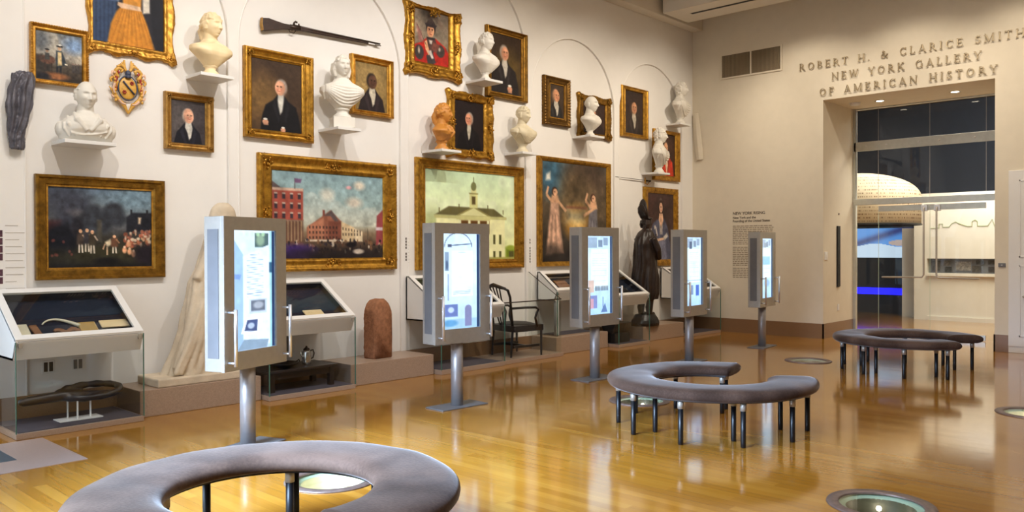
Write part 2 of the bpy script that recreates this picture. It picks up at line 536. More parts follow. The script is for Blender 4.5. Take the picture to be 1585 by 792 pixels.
# entrance side of the picture wall (left of the frame): pier, lintel, glass door in a steel frame
struct(MB().box(-0.2, 0.3, PIER_Y, 8.62, 0, CEIL_Z).box(0.3, 2.1, PIER_Y, 8.62, 3.2, CEIL_Z).box(1.96, 2.1, PIER_Y, 8.62, 0, 3.2).build('wall_entrance', 'wall'))
d1 = struct(MB().box(0.3, 0.36, 8.5, 8.58, 0, 3.2).box(1.9, 1.96, 8.5, 8.58, 0, 3.2).box(0.36, 1.9, 8.5, 8.58, 3.1, 3.2).box(1.10, 1.16, 8.5, 8.58, 0, 3.1).build('door_1', 'steel'))
struct(MB().box(0.36, 1.10, 8.53, 8.545, 0.01, 3.1).box(1.16, 1.9, 8.53, 8.545, 0.01, 3.1).build('pane', 'glass', d1))
# left end wall with an unseen window placed for the side light, rear wall, ceiling
struct(MB().box(-2.62, -2.5, -6, 3.0, 0, CEIL_Z).box(-2.62, 0.15, 3.0, 3.12, 0, CEIL_Z).box(0.03, 0.15, 3.12, 3.5, 0, CEIL_Z).box(0.03, 0.15, 6.7, 8.62, 0, CEIL_Z)
       .box(0.03, 0.15, 3.5, 6.7, 3.3, CEIL_Z).build('wall_entrance_end', 'wall'))
w1 = struct(MB().box(0.06, 0.13, 3.5, 3.56, 0, 3.3).box(0.06, 0.13, 6.64, 6.7, 0, 3.3).box(0.06, 0.13, 5.07, 5.13, 0, 3.24).box(0.06, 0.13, 3.56, 6.64, 0, 0.06).box(0.06, 0.13, 3.56, 6.64, 3.24, 3.3).build('window_1', 'white'))
struct(MB().box(0.09, 0.10, 3.56, 5.07, 0.06, 3.24).box(0.09, 0.10, 5.13, 6.64, 0.06, 3.24).build('pane', 'glass', w1))
struct(MB().box(-2.62, 14.42, -6.12, -6.0, 0, CEIL_Z).build('wall_rear', 'endwall'))
struct(MB().box(-2.62, 14.42, -6.12, 8.62, CEIL_Z, CEIL_Z + 0.12).build('ceiling', 'ceiling'))
# cornice along the picture wall and the hanging air duct bulkhead along the end wall
struct(MB().box(-2.5, 14.3, 8.24, PIER_Y, 5.854, CEIL_Z).build('trim_3', 'ceiling', bevel=0.01))
DX0, DX1 = 12.74, 13.60
struct(MB().box(DX0, 13.08, -6, 8.15, 5.854, 6.02).box(13.17, DX1, -6, 8.15, 5.854, 6.02).box(13.08, 13.17, 7.80, 8.15, 5.854, 6.02)
       .box(DX0, DX1, -6, 8.15, 6.021, CEIL_Z - 0.002).build('trim_4', 'ceiling'))
sl = MB().box(13.083, 13.167, -5.9, 7.79, 5.857, 6.0).build('air_slot_diffuser', 'black')
tag(sl, 'long black slot diffuser in the underside of the white ceiling bulkhead', 'air vent')

# end wall with the deep doorway
DY0, DY1, DZ = 3.19, 5.86, 4.20
XG = 15.70
b2 = MB()
b2.box(BACK_X, XG + 0.2, DY1, 8.62, 0, CEIL_Z + 0.2).box(BACK_X, XG + 0.2, -6.12, DY0, 0, CEIL_Z + 0.2).box(BACK_X, XG + 0.2, DY0, DY1, DZ, CEIL_Z + 0.2)
struct(b2.build('wall_back', 'endwall'))
BH = 0.262
struct(MB().box(2.1, 14.29, PIER_Y - 0.014, PIER_Y + 0.028, 0, 0.256).build('baseboard_left', 'basestone'))
struct(MB().box(BACK_X - 0.012, BACK_X + 0.01, DY1 - 0.012, PIER_Y, 0, BH).box(BACK_X - 0.012, XG - 0.04, DY1 - 0.012, DY1 + 0.01, 0, BH).build('baseboard_back', 'basestone'))
struct(MB().box(BACK_X - 0.012, BACK_X + 0.01, 3.0, DY0 + 0.012, 0, BH).box(BACK_X - 0.012, XG - 0.04, DY0 - 0.01, DY0 + 0.012, 0, BH).build('baseboard_right', 'basestone'))

# white panelled closet door at the right edge
d2 = struct(MB().box(BACK_X - 0.025, BACK_X, 1.2, 3.0, 0.10, 2.765).box(BACK_X - 0.015, BACK_X, 1.2, 3.0, 0.0, 0.10).build('door_2', 'white', bevel=0.004))
mb = MB()
for z0, z1 in ((0.25, 1.33), (1.45, 2.62)):
    for y0, y1 in ((1.40, 2.86),):
        t = 0.022
        mb.box(BACK_X - 0.033, BACK_X - 0.02, y0, y1, z0, z0 + t).box(BACK_X - 0.033, BACK_X - 0.02, y0, y1, z1 - t, z1)
        mb.box(BACK_X - 0.033, BACK_X - 0.02, y0, y0 + t, z0, z1).box(BACK_X - 0.033, BACK_X - 0.02, y1 - t, y1, z0, z1)
struct(mb.build('panel_moulding', 'white', d2, bevel=0.003))
kn = MB(); kn.tube([(BACK_X - 0.02, 2.79, 0.86), (BACK_X - 0.06, 2.79, 0.86)], 0.008); kn.ball((BACK_X - 0.07, 2.79, 0.86), 0.018)
struct(kn.build('door_knob', 'steel', d2, smooth=True))

# glass doors and transom
gd = MB()
gd.box(XG - 0.03, XG + 0.03, DY1 - 0.055, DY1, 0, DZ).box(XG - 0.03, XG + 0.03, DY0, DY0 + 0.02, 0, DZ).box(XG - 0.02, XG + 0.02, DY0, DY1, DZ - 0.02, DZ)
w2 = struct(gd.build('window_2', 'bandsteel'))
J = [DY1 - 0.055, 5.40, 4.52, 3.63, DY0 + 0.02]
for i in range(4):
    y1, y0 = J[i], J[i + 1]
    struct(MB().box(XG - 0.006, XG + 0.006, y0 + 0.004, y1 - 0.004, 2.45, DZ - 0.02).build('pane', 'glass', w2))
    struct(MB().box(XG - 0.009, XG - 0.006, y0 - 0.002, y0 + 0.004, 2.5, DZ - 0.02).build('glass_joint', 'steel', w2))
band = MB().box(XG - 0.03, XG - 0.008, DY0, DY1 - 0.02, 3.405, 3.575)
struct(band.build('steel_band', 'bandsteel', w2, bevel=0.003))
for yy in (5.62, 5.25, 4.70, 4.36, 3.80):
    bb = MB(); bb.ball((XG - 0.032, yy, 3.49), 0.018, 0.018, 0.018, 12, 8)
    struct(bb.build('bolt', 'chrome', w2, smooth=True))
struct(MB().box(XG - 0.05, XG + 0.03, DY0, DY1 - 0.02, 2.40, 2.51).build('transom_beam', 'bandsteel', w2, bevel=0.003))
struct(MB().box(XG - 0.006, XG + 0.006, 5.404, 5.80, 0.01, 2.40).build('side_pane', 'glass', w2))
struct(MB().box(XG - 0.006, XG + 0.006, 3.21, 3.626, 0.01, 2.40).build('side_pane', 'glass', w2))
for k, (y0, y1, yh, ye) in enumerate(((4.524, 5.396, 4.60, 5.31), (3.634, 4.516, 4.39, 3.74))):
    dd = struct(MB().box(XG - 0.006, XG + 0.006, y0, y1, 0.03, 2.37).build('door_%d' % (3 + k), 'glass'))
    mb = MB().box(XG - 0.018, XG + 0.018, y0, y1, 2.27, 2.37)
    struct(mb.build('top_rail', 'bandsteel', dd, bevel=0.003))
    struct(MB().box(XG - 0.018, XG + 0.018, y0, y1, 0.012, 0.10).build('bottom_rail', 'bandsteel', dd, bevel=0.003))
    mb = MB()
    mb.tube([(XG - 0.018, yh, 2.31), (XG - 0.07, yh, 2.31), (XG - 0.075, yh, 2.28), (XG - 0.075, yh, 1.12), (XG - 0.075, yh + (ye - yh) * 0.04, 1.075), (XG - 0.075, ye, 1.065)], 0.016, 12)
    mb.tube([(XG - 0.075, ye, 1.065), (XG - 0.006, ye, 1.065)], 0.012, 10)
    struct(mb.build('pull_handle', 'steel', dd, smooth=True))
    struct(MB().box(XG - 0.05, XG + 0.02, yh - 0.05, yh + 0.05, 2.25, 2.36).build('patch_fitting', 'chrome', dd, bevel=0.004))
    struct(MB().box(XG - 0.008, XG - 0.004, y1 - 0.004, y1 + 0.002, 0.1, 2.3).build('glass_edge', 'frost', dd))

# doorway soffit fittings
for k, (x, y) in enumerate(((15.07, 5.16), (15.07, 3.95))):
    t = thing('recessed_downlight', (x, y, DZ), ('small lit recessed downlight in the doorway soffit, nearer the smoke detector', 'small lit recessed downlight in the doorway soffit, farther from the smoke detector')[k], 'downlight', 'downlights in the doorway soffit')
    MB().lathe([(0.085, -0.004), (0.085, 0.0), (0.062, 0.0), (0.062, -0.004)], 28, cap=False).build('trim_ring', 'white', t, True)
    MB().lathe([(0.061, -0.003), (0.061, -0.001)], 24).build('lens', 'lamp', t)
    spot('downlight_lamp', (x, y, DZ - 0.03), (x, y, 0), 40, SOFTW, 90, 0.8, 0.05)
t = thing('smoke_detector', (14.98, 5.56, DZ), 'round white smoke detector on the doorway soffit', 'smoke detector')
MB().lathe([(0.09, 0.0), (0.09, -0.015), (0.075, -0.04), (0.03, -0.048), (0.0, -0.048)][::-1], 28).build('housing', 'white', t, True)
MB().lathe([(0.10, -0.008), (0.10, 0.0)], 28).build('base_ring', 'white', t)

# fittings on the door reveal
t = thing('access_reader', (14.955, DY1, 0.0), 'tall narrow black panel on the left reveal of the doorway', 'wall fitting')
MB().box(-0.058, 0.058, -0.03, 0, 0.90, 2.0).build('panel', 'black', t, bevel=0.006)
MB().box(-0.058, 0.058, -0.012, 0, 0.885, 0.9).build('end_cap', 'gunsteel', t)
t = thing('light_switch', (14.42, DY1, 0.0), 'small white switch plate on the left reveal of the doorway', 'switch')
MB().box(-0.06, 0.06, -0.012, 0, 1.39, 1.53).build('plate', 'white', t, bevel=0.004)
MB().box(-0.02, 0.02, -0.02, -0.01, 1.43, 1.49).build('rocker', 'shelf', t, bevel=0.003)
t = thing('door_sensor', (15.0, DY1, 0.0), 'tiny grey sensor on the reveal above the tall black panel', 'sensor')
MB().lathe([(0.016, 0), (0.016, 0.012), (0.0, 0.014)], 14, Matrix.Translation((0, 0, 2.22)) @ Matrix.Rotation(PI / 2, 4, 'X')).build('cover', 'gunsteel', t, True)
t = thing('key_switch', (BACK_X, 3.09, 0.0), 'small grey key switch on the wall beside the white closet door', 'switch')
MB().box(-0.014, 0, -0.05, 0.05, 1.30, 1.36).build('plate', 'grille', t, bevel=0.004)
MB().lathe([(0.012, 0), (0.012, 0.01)], 12, Matrix.Translation((-0.014, 0, 1.33)) @ Matrix.Rotation(-PI / 2, 4, 'Y')).build('key_barrel', 'steel', t)
t = thing('outlet', (14.98, DY1, 0), 'small white outlet low on the left doorway reveal', 'outlet')
MB().box(-0.035, 0.035, -0.01, 0, 0.46, 0.58).build('plate', 'white', t, bevel=0.003)

# ventilation grille high on the end wall
t = thing('ventilation_grille', (BACK_X, 0, 0), 'wide two-panel air grille high on the cream end wall', 'air vent')
vy0, vy1, vz0, vz1 = 6.64, 7.82, 4.865, 5.285
fr = MB()
for a, b, c, d in ((vy0 - .03, vy1 + .03, vz1, vz1 + .03), (vy0 - .03, vy1 + .03, vz0 - .03, vz0), (vy0 - .03, vy0, vz0, vz1), (vy1, vy1 + .03, vz0, vz1), (7.21, 7.24, vz0, vz1)):
    fr.box(-0.02, 0, a, b, c, d)
fr.build('frame', 'endwall', t)
MB().box(-0.004, -0.001, vy0, vy1, vz0, vz1).build('cavity', 'ventdark', t)
sl = MB()
n = 46
for i in range(n):
    y = vy0 + (i + 0.5) * (vy1 - vy0) / n
    if abs(y - 7.225) < 0.02: continue
    sl.box(-0.014, -0.004, y - 0.0065, y + 0.0065, vz0, vz1)
sl.build('slats', 'vent', t)

# ------------------------------------------------------------------ gallery seen through the glass
GX = 19.6
struct(MB().box(GX, GX + 0.2, -1.0, 5.70, 0.0, 1.04).box(GX, GX + 0.2, -1.0, 5.70, 1.36, 2.80).box(GX, GX + 0.5, 5.70, 5.97, 0, 2.80)
       .box(GX + 0.55, GX + 0.6, 5.90, 6.40, 0.0, 2.05).box(GX - 0.09, GX - 0.001, -1, 5.69, 0.98, 1.04)
       .box(GX - 0.04, GX - 0.001, -1.0, 5.69, 0.0, 0.09).build('wall_gallery', 'creamwall'))
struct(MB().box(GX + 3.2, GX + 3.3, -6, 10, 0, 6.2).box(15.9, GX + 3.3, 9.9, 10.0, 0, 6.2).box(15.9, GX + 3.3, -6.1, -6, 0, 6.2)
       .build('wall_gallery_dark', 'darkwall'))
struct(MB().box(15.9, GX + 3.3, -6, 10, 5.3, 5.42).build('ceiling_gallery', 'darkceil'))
area('gallery_wall_light', (17.4, 3.9, 4.6), (19.4, 3.9, 1.0), 1.2, 3.6, 190, (1.0, 0.90, 0.74))
area('gallery_floor_light', (17.4, 5.0, 5.1), (17.8, 4.9, 0), 2.0, 4.0, 110, SOFTW)
area('gallery_far_fill', (20.6, 4.5, 5.0), (22.8, 4.5, 3.4), 1.0, 6.0, 45, COOL)  # unseen lamp added to lift the dark far wall
spot('dome_spotlight', (17.0, 6.6, 4.8), (18.6, 6.6, 2.6), 150, SOFTW, 50, 0.7)
for k, (x, y) in enumerate(((18.2, 6.2), (18.8, 5.0), (18.2, 4.4))):
    t = thing('gallery_track_light', (x, y, 5.3), ('small ceiling lamp behind the transom glass, nearest the doorway\'s left jamb', 'small ceiling lamp behind the transom glass, middle one', 'small bright ceiling lamp behind the transom glass, nearest the right jamb')[k], 'ceiling lamp', 'ceiling lamps in the far gallery')
    MB().lathe([(0.05, -0.24), (0.05, -0.08), (0.015, -0.05), (0.015, 0.0)], 16).build('lamp_body', 'white', t, True)
    MB().lathe([(0.045, -0.245), (0.045, -0.24)], 16).build('lens', 'lamp', t)

# domed drum covered with rows of writing
t = NT('inscribed_drum'); v = t.coord()
sp = t.node('ShaderNodeSeparateXYZ'); t.l.new(v, sp.inputs[0])
at = t.node('ShaderNodeMath', operation='ARCTAN2'); t.l.new(sp.outputs[1], at.inputs[0]); t.l.new(sp.outputs[0], at.inputs[1])
zr = t.node('ShaderNodeMath', operation='MULTIPLY'); t.l.new(sp.outputs[2], zr.inputs[0]); zr.inputs[1].default_value = 14.0
zf = t.node('ShaderNodeMath', operation='FLOOR'); t.l.new(zr.outputs[0], zf.inputs[0])
cb = t.node('ShaderNodeCombineXYZ'); t.l.new(at.outputs[0], cb.inputs[0]); t.l.new(zf.outputs[0], cb.inputs[1])
mp = t.node('ShaderNodeMapping'); mp.inputs['Scale'].default_value = (64, 7.3, 1); t.l.new(cb.outputs[0], mp.inputs[0])
nf = t.noise(mp.outputs[0], 1.0, 2)
th = t.node('ShaderNodeMath', operation='GREATER_THAN'); t.l.new(nf, th.inputs[0]); th.inputs[1].default_value = 0.53
fr_ = t.node('ShaderNodeMath', operation='FRACT'); t.l.new(zr.outputs[0], fr_.inputs[0])
in_ = t.node('ShaderNodeMath', operation='COMPARE'); t.l.new(fr_.outputs[0], in_.inputs[0]); in_.inputs[1].default_value = 0.5; in_.inputs[2].default_value = 0.2
ml = t.node('ShaderNodeMath', operation='MULTIPLY'); t.l.new(th.outputs[0], ml.inputs[0]); t.l.new(in_.outputs[0], ml.inputs[1])
t.l.new(t.ramp(ml.outputs[0], [(0.4, s2l((228, 212, 182))), (0.6, s2l((150, 124, 94)))]), t.b.inputs['Base Color'])
t.set(Roughness=0.7)
M['drum'] = t.m
dr = thing('inscribed_dome', (18.3, 6.72, 2.11), 'large cream dome covered in rows of small writing, behind the glass doors', 'display dome')
R = 1.24
prof = [(R - 0.05, 0.0), (R, 0.0), (R, 0.56)] + [(R * math.cos(a), 0.56 + 0.55 * math.sin(a)) for a in np.linspace(0.1, PI / 2 - 0.02, 12)]
MB().lathe(prof, 64).build('inscribed_shell', 'drum', dr, True)
MB().lathe([(R + 0.012, -0.03), (R + 0.012, 0.0), (R - 0.06, 0.0), (R - 0.06, -0.03)], 64).build('lower_rim', 'black', dr)

# blue-lit showcase in the opening beside the cream wall
sc = thing('blue_lit_showcase', (GX + 1.3, 7.2, 0), 'dark showcase with a blue screen and glowing blue strip behind the glass door', 'showcase')
MB().box(-0.02, 0.1, -0.80, 1.0, 0, 2.06).build('backing', 'black', sc)
def blue_art():
    ny, nx = 40, 60
    V, U = np.mgrid[0:1:ny * 1j, 0:1:nx * 1j]
    a = np.zeros((ny, nx, 3)); a[:] = (86, 150, 226)
    band = np.exp(-((V - 0.75 + 0.8 * U) / 0.12) ** 2)[..., None]; a = a * (1 - band) + np.array((40, 56, 116)) * band
    lo = (V > 0.58 + 0.06 * np.sin(U * 9))[..., None]; a = np.where(lo, (206, 226, 246), a)
    bl = (np.hypot((U - 0.85) / 0.15, (V - 0.5) / 0.1) < 1)[..., None]; a = np.where(bl, (190, 170, 160), a)
    return a
M['bluescreen'] = attr_mat('blue_screen_panel', emit=0.8)
scr = colour_grid('screen', blue_art(), 1.80, 0.72, 'bluescreen', sc, 0.0, -1.0, 1.36)
scr.rotation_euler = (0, 0, -PI / 2); scr.location = (-0.03, 0, 0)
MB().box(-0.06, -0.02, -0.80, 1.0, 0.46, 0.62).build('blue_strip', 'bluelight', sc)

# photographs on the ledge of the counter wall
NICHE = ['leftmost', 'lower one second from the left', 'upper one second from the left', 'wide pale one left of centre', 'lower one left of the door handle', 'upper one left of the door handle', 'upper one at the centre', 'lower one at the centre', 'upper one right of centre', 'lower one right of centre', 'second from the right end', 'at the right end']
for k, (y, z, w, h, c) in enumerate([(5.55, 1.2, .16, .22, (70, 66, 62)), (5.3, 1.12, .14, .12, (58, 56, 54)), (5.32, 1.26, .14, .12, (96, 90, 84)), (5.0, 1.2, .3, .2, (120, 112, 102)), (4.74, 1.14, .18, .14, (70, 64, 58)), (4.68, 1.28, .15, .09, (60, 55, 50)), (4.45, 1.28, .15, .09, (64, 58, 52)), (4.42, 1.13, .2, .12, (52, 46, 42)), (4.18, 1.28, .16, .09, (70, 62, 56)), (4.2, 1.13, .14, .12, (40, 36, 34)), (3.9, 1.2, .2, .2, (124, 118, 110)), (3.6, 1.2, .2, .2, (90, 84, 78))]):
    t = thing('framed_photograph', (GX + 0.13, y, z), 'grey photograph in the far gallery niche, %s' % NICHE[k], 'photograph', 'photographs in the niche of the far gallery')
    MB().box(-0.008, 0.02, -w / 2 - .008, w / 2 + .008, -h / 2 - .008, h / 2 + .008).build('mount', 'grille', t)
    mb = MB(); mm = simple('photo_tone_%d' % k, c, 0.5, var=0.5, scale=26)
    mb.box(-0.012, -0.007, -w / 2, w / 2, -h / 2, h / 2).build('print', mm, t)
struct(MB().box(GX + 0.14, GX + 0.15, -1, 5.7, 1.04, 1.36).build('trim_5', 'grille'))
# green skyline line drawing on the gallery wall
sk = MB()
pts = [(5.62, 2.03), (5.45, 2.03), (5.45, 2.12), (5.38, 2.12), (5.38, 2.05), (5.25, 2.05), (5.2, 2.12), (5.12, 2.16), (5.05, 2.12), (5.0, 2.1), (4.9, 2.06), (4.8, 2.06), (4.8, 2.16), (4.74, 2.19), (4.7, 2.16), (4.7, 2.06), (4.5, 2.06), (4.42, 2.2), (4.36, 2.02), (4.3, 2.05), (4.28, 2.5), (4.24, 2.52), (4.24, 2.3), (4.1, 2.3), (4.1, 2.05), (3.6, 2.05)]
sk.tube([(GX - 0.012, y, z) for y, z in pts], 0.007, 6)
tag(sk.build('skyline_drawing', simple('green_line_vinyl', (150, 160, 96), 0.6)), 'thin green skyline outline drawn on the white gallery wall', 'wall graphic')
# ------------------------------------------------------------------ painting helper (pigment laid down on a grid)
class Paint:
    def __init__(self, w, h, nx, base=(60, 50, 45), seed=1):
        self.nx = nx; self.ny = max(8, int(nx * h / w)); self.asp = h / w
        self.V, self.U = np.mgrid[0:1:self.ny * 1j, 0:1:nx * 1j]
        self.a = np.zeros((self.ny, nx, 3)); self.a[:] = base
        self.rng = np.random.default_rng(seed)
    def mix(self, al, col):
        al = np.clip(al, 0, 1)[..., None]; self.a = self.a * (1 - al) + np.asarray(col, float) * al; return self
    def vgrad(self, stops):
        vs = [s[0] for s in stops]
        for c in range(3): self.a[..., c] = np.interp(self.V, vs, [s[1][c] for s in stops])
        return self
    def noise(self, amp, k=6, lo=None, hi=None):
        n = 0
        for o in range(4):
            f = k * 2 ** o
            g = self.rng.standard_normal((int(f * self.asp) + 3, f + 3))
            x = self.U * f; y = self.V * f * self.asp
            xi = x.astype(int); yi = y.astype(int); fx = x - xi; fy = y - yi
            fx = fx * fx * (3 - 2 * fx); fy = fy * fy * (3 - 2 * fy)
            n = n + 0.55 ** o * ((g[yi, xi] * (1 - fx) + g[yi, xi + 1] * fx) * (1 - fy) + (g[yi + 1, xi] * (1 - fx) + g[yi + 1, xi + 1] * fx) * fy)
        if amp: self.a = self.a * (1 + amp * n[..., None])
        return n
    def ell(self, cx, cy, rx, ry, col, soft=0.25, rot=0.0, al=1.0):
        dx = self.U - cx; dy = (self.V - cy)
        if rot:
            c, s = math.cos(rot), math.sin(rot); dyy = dy * self.asp
            dx, dyy = dx * c + dyy * s, -dx * s + dyy * c; dy = dyy / self.asp
        d = np.hypot(dx / rx, dy / ry)
        return self.mix(al * np.clip((1 + soft / 2 - d) / max(soft, 1e-3), 0, 1), col)
    def poly(self, pts, col, soft=0.012, al=1.0):
        P = np.array(pts, float); X = self.U; Y = self.V * self.asp
        px = P[:, 0]; py = P[:, 1] * self.asp; n = len(P)
        ins = np.zeros(X.shape, bool); d = np.full(X.shape, 9.0)
        for i in range(n):
            j = (i + 1) % n; x0, y0, x1, y1 = px[i], py[i], px[j], py[j]
            c = (y0 > Y) != (y1 > Y)
            with np.errstate(divide='ignore', invalid='ignore'):
                ins ^= c & (X < (x1 - x0) * (Y - y0) / (y1 - y0 + 1e-12) + x0)
            L = (x1 - x0) ** 2 + (y1 - y0) ** 2 + 1e-12
            t = np.clip(((X - x0) * (x1 - x0) + (Y - y0) * (y1 - y0)) / L, 0, 1)
            d = np.minimum(d, np.hypot(X - x0 - t * (x1 - x0), Y - y0 - t * (y1 - y0)))
        sd = np.where(ins, -d, d)
        return self.mix(al * np.clip(0.5 - sd / soft, 0, 1), col)
    def line(self, x0, y0, x1, y1, w, col, al=1.0):
        dx, dy = x1 - x0, (y1 - y0) * self.asp; L = math.hypot(dx, dy) + 1e-9; nx_, ny_ = -dy / L * w / 2, dx / L * w / 2 / self.asp
        return self.poly([(x0 + nx_, y0 + ny_), (x1 + nx_, y1 + ny_), (x1 - nx_, y1 - ny_), (x0 - nx_, y0 - ny_)], col, max(0.006, w * 0.4), al)
    def rect(self, x0, y0, x1, y1, col, soft=0.008, al=1.0):
        return self.poly([(x0, y0), (x1, y0), (x1, y1), (x0, y1)], col, soft, al)
    def glaze(self, amp=0.06, k=14):
        self.noise(amp, k); return np.clip(self.a, 0, 255)


# ------------------------------------------------------------------ stone plinths along the picture wall
PH = 0.258
PLINTHS = [(3.27, 4.54, 7.905, 'pink granite plinth carrying the headless white marble statue'),
           (5.68, 6.965, 7.885, 'pink granite plinth carrying the round-topped brown stone'),
           (9.48, 10.78, 7.95, 'pink granite plinth carrying the white desk case, behind the middle screen kiosk'),
           (11.76, 13.07, 7.93, 'pink granite plinth carrying the dark wooden figure')]
for x0, x1, y0, lab in PLINTHS:
    o = MB().box(x0, x1, y0, PIER_Y - 0.016, 0, PH).build('stone_plinth', 'granite', bevel=0.006)
    tag(o, lab, 'plinth', 'granite plinths along the picture wall')
pl = MB().box(8.165, 9.47, 7.80, PIER_Y, 0, 0.055).build('stone_platform', 'granite', bevel=0.004)
tag(pl, 'low flat stone platform under the dark armchair', 'platform')


# ------------------------------------------------------------------ screen kiosks
def kiosk_page(k):
    p = Paint(0.52, 1.0, 64, (196, 226, 250), 20 + k)
    if k == 0:
        p.vgrad([(0, (206, 232, 250)), (0.4, (196, 224, 250)), (1, (178, 206, 236))])
        p.poly([(0, 0.06), (0.24, 0.2), (0.24, 1), (0, 1)], (150, 188, 236)).poly([(0.02, 0.36), (0.2, 0.37), (0.16, 0.41), (0.02, 0.40)], (120, 158, 220))
        p.rect(0.52, 0.02, 0.85, 0.14, (70, 96, 100)).ell(0.65, 0.08, 0.1, 0.05, (130, 160, 140), 0.6)
        p.poly([(0.24, 0.22), (0.85, 0.12), (0.9, 0.97), (0.24, 0.97)], (214, 234, 252))
        for i in range(17): p.line(0.33, 0.235 + i * 0.02, 0.72 if i % 5 else 0.6, 0.225 + i * 0.02, 0.008, (150, 176, 206))
        p.line(0.4, 0.205, 0.62, 0.2, 0.01, (120, 148, 182)); p.line(0.32, 0.535, 0.75, 0.52, 0.012, (110, 138, 176))
        p.rect(0.38, 0.58, 0.8, 0.7, (186, 206, 228)).rect(0.42, 0.59, 0.76, 0.68, (96, 108, 128)); p.ell(0.6, 0.63, 0.12, 0.03, (160, 172, 190), 0.5)
        p.poly([(0.3, 0.73), (0.62, 0.73), (0.6, 0.88), (0.18, 0.86)], (228, 240, 250)).poly([(0.33, 0.75), (0.58, 0.75), (0.56, 0.85), (0.26, 0.84)], (66, 84, 130)); p.ell(0.42, 0.8, 0.08, 0.025, (170, 190, 220), 0.4)
        p.poly([(0.25, 0.91), (0.85, 0.93), (0.8, 1), (0.1, 1)], (130, 156, 182)); p.rect(0.88, 0, 0.94, 1, (150, 206, 226)); p.rect(0.86, 0.27, 0.96, 0.36, (36, 88, 120))
        for i in range(5): p.ell(0.2 + 0.13 * i, 0.03, 0.045, 0.018, (190, 236, 190), 0.8, 0, 0.7)
    elif k == 1:
        p.vgrad([(0, (196, 224, 248)), (0.5, (206, 234, 252)), (1, (170, 206, 240))])
        for i in range(24):
            a0 = PI * i / 24; a1 = PI * (i + 1) / 24
            p.line(0.42 - 0.37 * math.cos(a0), 0.14 - 0.15 * math.sin(a0), 0.42 - 0.37 * math.cos(a1), 0.14 - 0.15 * math.sin(a1), 0.02, (90, 104, 132))
        p.line(0.18, 0.125, 0.8, 0.105, 0.022, (80, 94, 124)); p.rect(0.14, 0.11, 0.24, 0.14, (70, 80, 110))
        p.rect(0.06, 0.19, 0.17, 0.39, (128, 152, 180)); p.ell(0.115, 0.33, 0.03, 0.05, (70, 92, 124), 0.4)
        p.rect(0.13, 0.42, 0.16, 0.7, (126, 146, 190))
        p.rect(0.24, 0.18, 0.82, 0.66, (220, 240, 254))
        p.line(0.42, 0.195, 0.62, 0.195, 0.012, (180, 200, 222))
        for i in range(22): p.line(0.3, 0.225 + i * 0.0165, 0.78, 0.225 + i * 0.0165, 0.007, (192, 214, 238))
        for i in range(3): p.line(0.28, 0.61 + i * 0.014, 0.76, 0.60 + i * 0.014, 0.012, (150, 176, 206))
        p.rect(0.05, 0.74, 0.4, 0.87, (96, 116, 176)).ell(0.22, 0.8, 0.08, 0.03, (180, 204, 240), 0.4)
        p.rect(0.0, 0.9, 1, 1, (150, 190, 222)).ell(0.2, 0.94, 0.2, 0.035, (90, 150, 200), 0.5)
        p.rect(0.6, 0.79, 0.78, 0.98, (120, 126, 170)).ell(0.69, 0.79, 0.09, 0.035, (120, 126, 170), 0.2)
    else:
        p.vgrad([(0, (176, 206, 232)), (0.3, (202, 232, 250)), (1, (160, 200, 240))])
        p.rect(0.02, 0.02, 0.4, 0.15, (140, 164, 190)); p.rect(0.45, 0.05, 0.62, 0.14, (110, 132, 160)); p.rect(0.66, 0.02, 0.84, 0.12, (130, 154, 184))
        p.rect(0.16, 0.17, 0.84, 0.66, (214, 238, 252))
        for i in range(20): p.line(0.22, 0.2 + i * 0.022, 0.78, 0.2 + i * 0.022, 0.007, (186, 210, 232))
        if k == 2:
            for i in range(12): p.rect(0.32 + i * 0.045, 0.64, 0.35 + i * 0.045, 0.70, (90, 100, 116))
            p.rect(0.06, 0.56, 0.28, 0.72, (196, 176, 170)); p.rect(0.1, 0.76, 0.4, 0.92, (120, 134, 190)).rect(0.14, 0.8, 0.26, 0.92, (190, 150, 170)); p.rect(0.62, 0.78, 0.66, 0.98, (110, 136, 176)); p.poly([(0.55, 0.98), (0.82, 0.98), (0.72, 0.86)], (90, 120, 172))
        elif k == 3:
            p.rect(0.2, 0.06, 0.36, 0.17, (70, 90, 120)); p.line(0, 0.63, 1, 0.63, 0.02, (120, 150, 190)); p.rect(0.2, 0.7, 0.44, 0.84, (110, 136, 176)); p.rect(0.6, 0.7, 0.8, 0.86, (60, 100, 190))
        else:
            p.rect(0.25, 0.07, 0.45, 0.15, (120, 140, 160)); p.rect(0.1, 0.3, 0.8, 0.44, (150, 196, 232)); p.ell(0.5, 0.75, 0.25, 0.06, (130, 170, 220), 0.6)
    p.rect(0.93, 0, 1.0, 1, (16, 44, 86)); p.noise(0.02, 8)
    return np.clip(p.a, 0, 255)


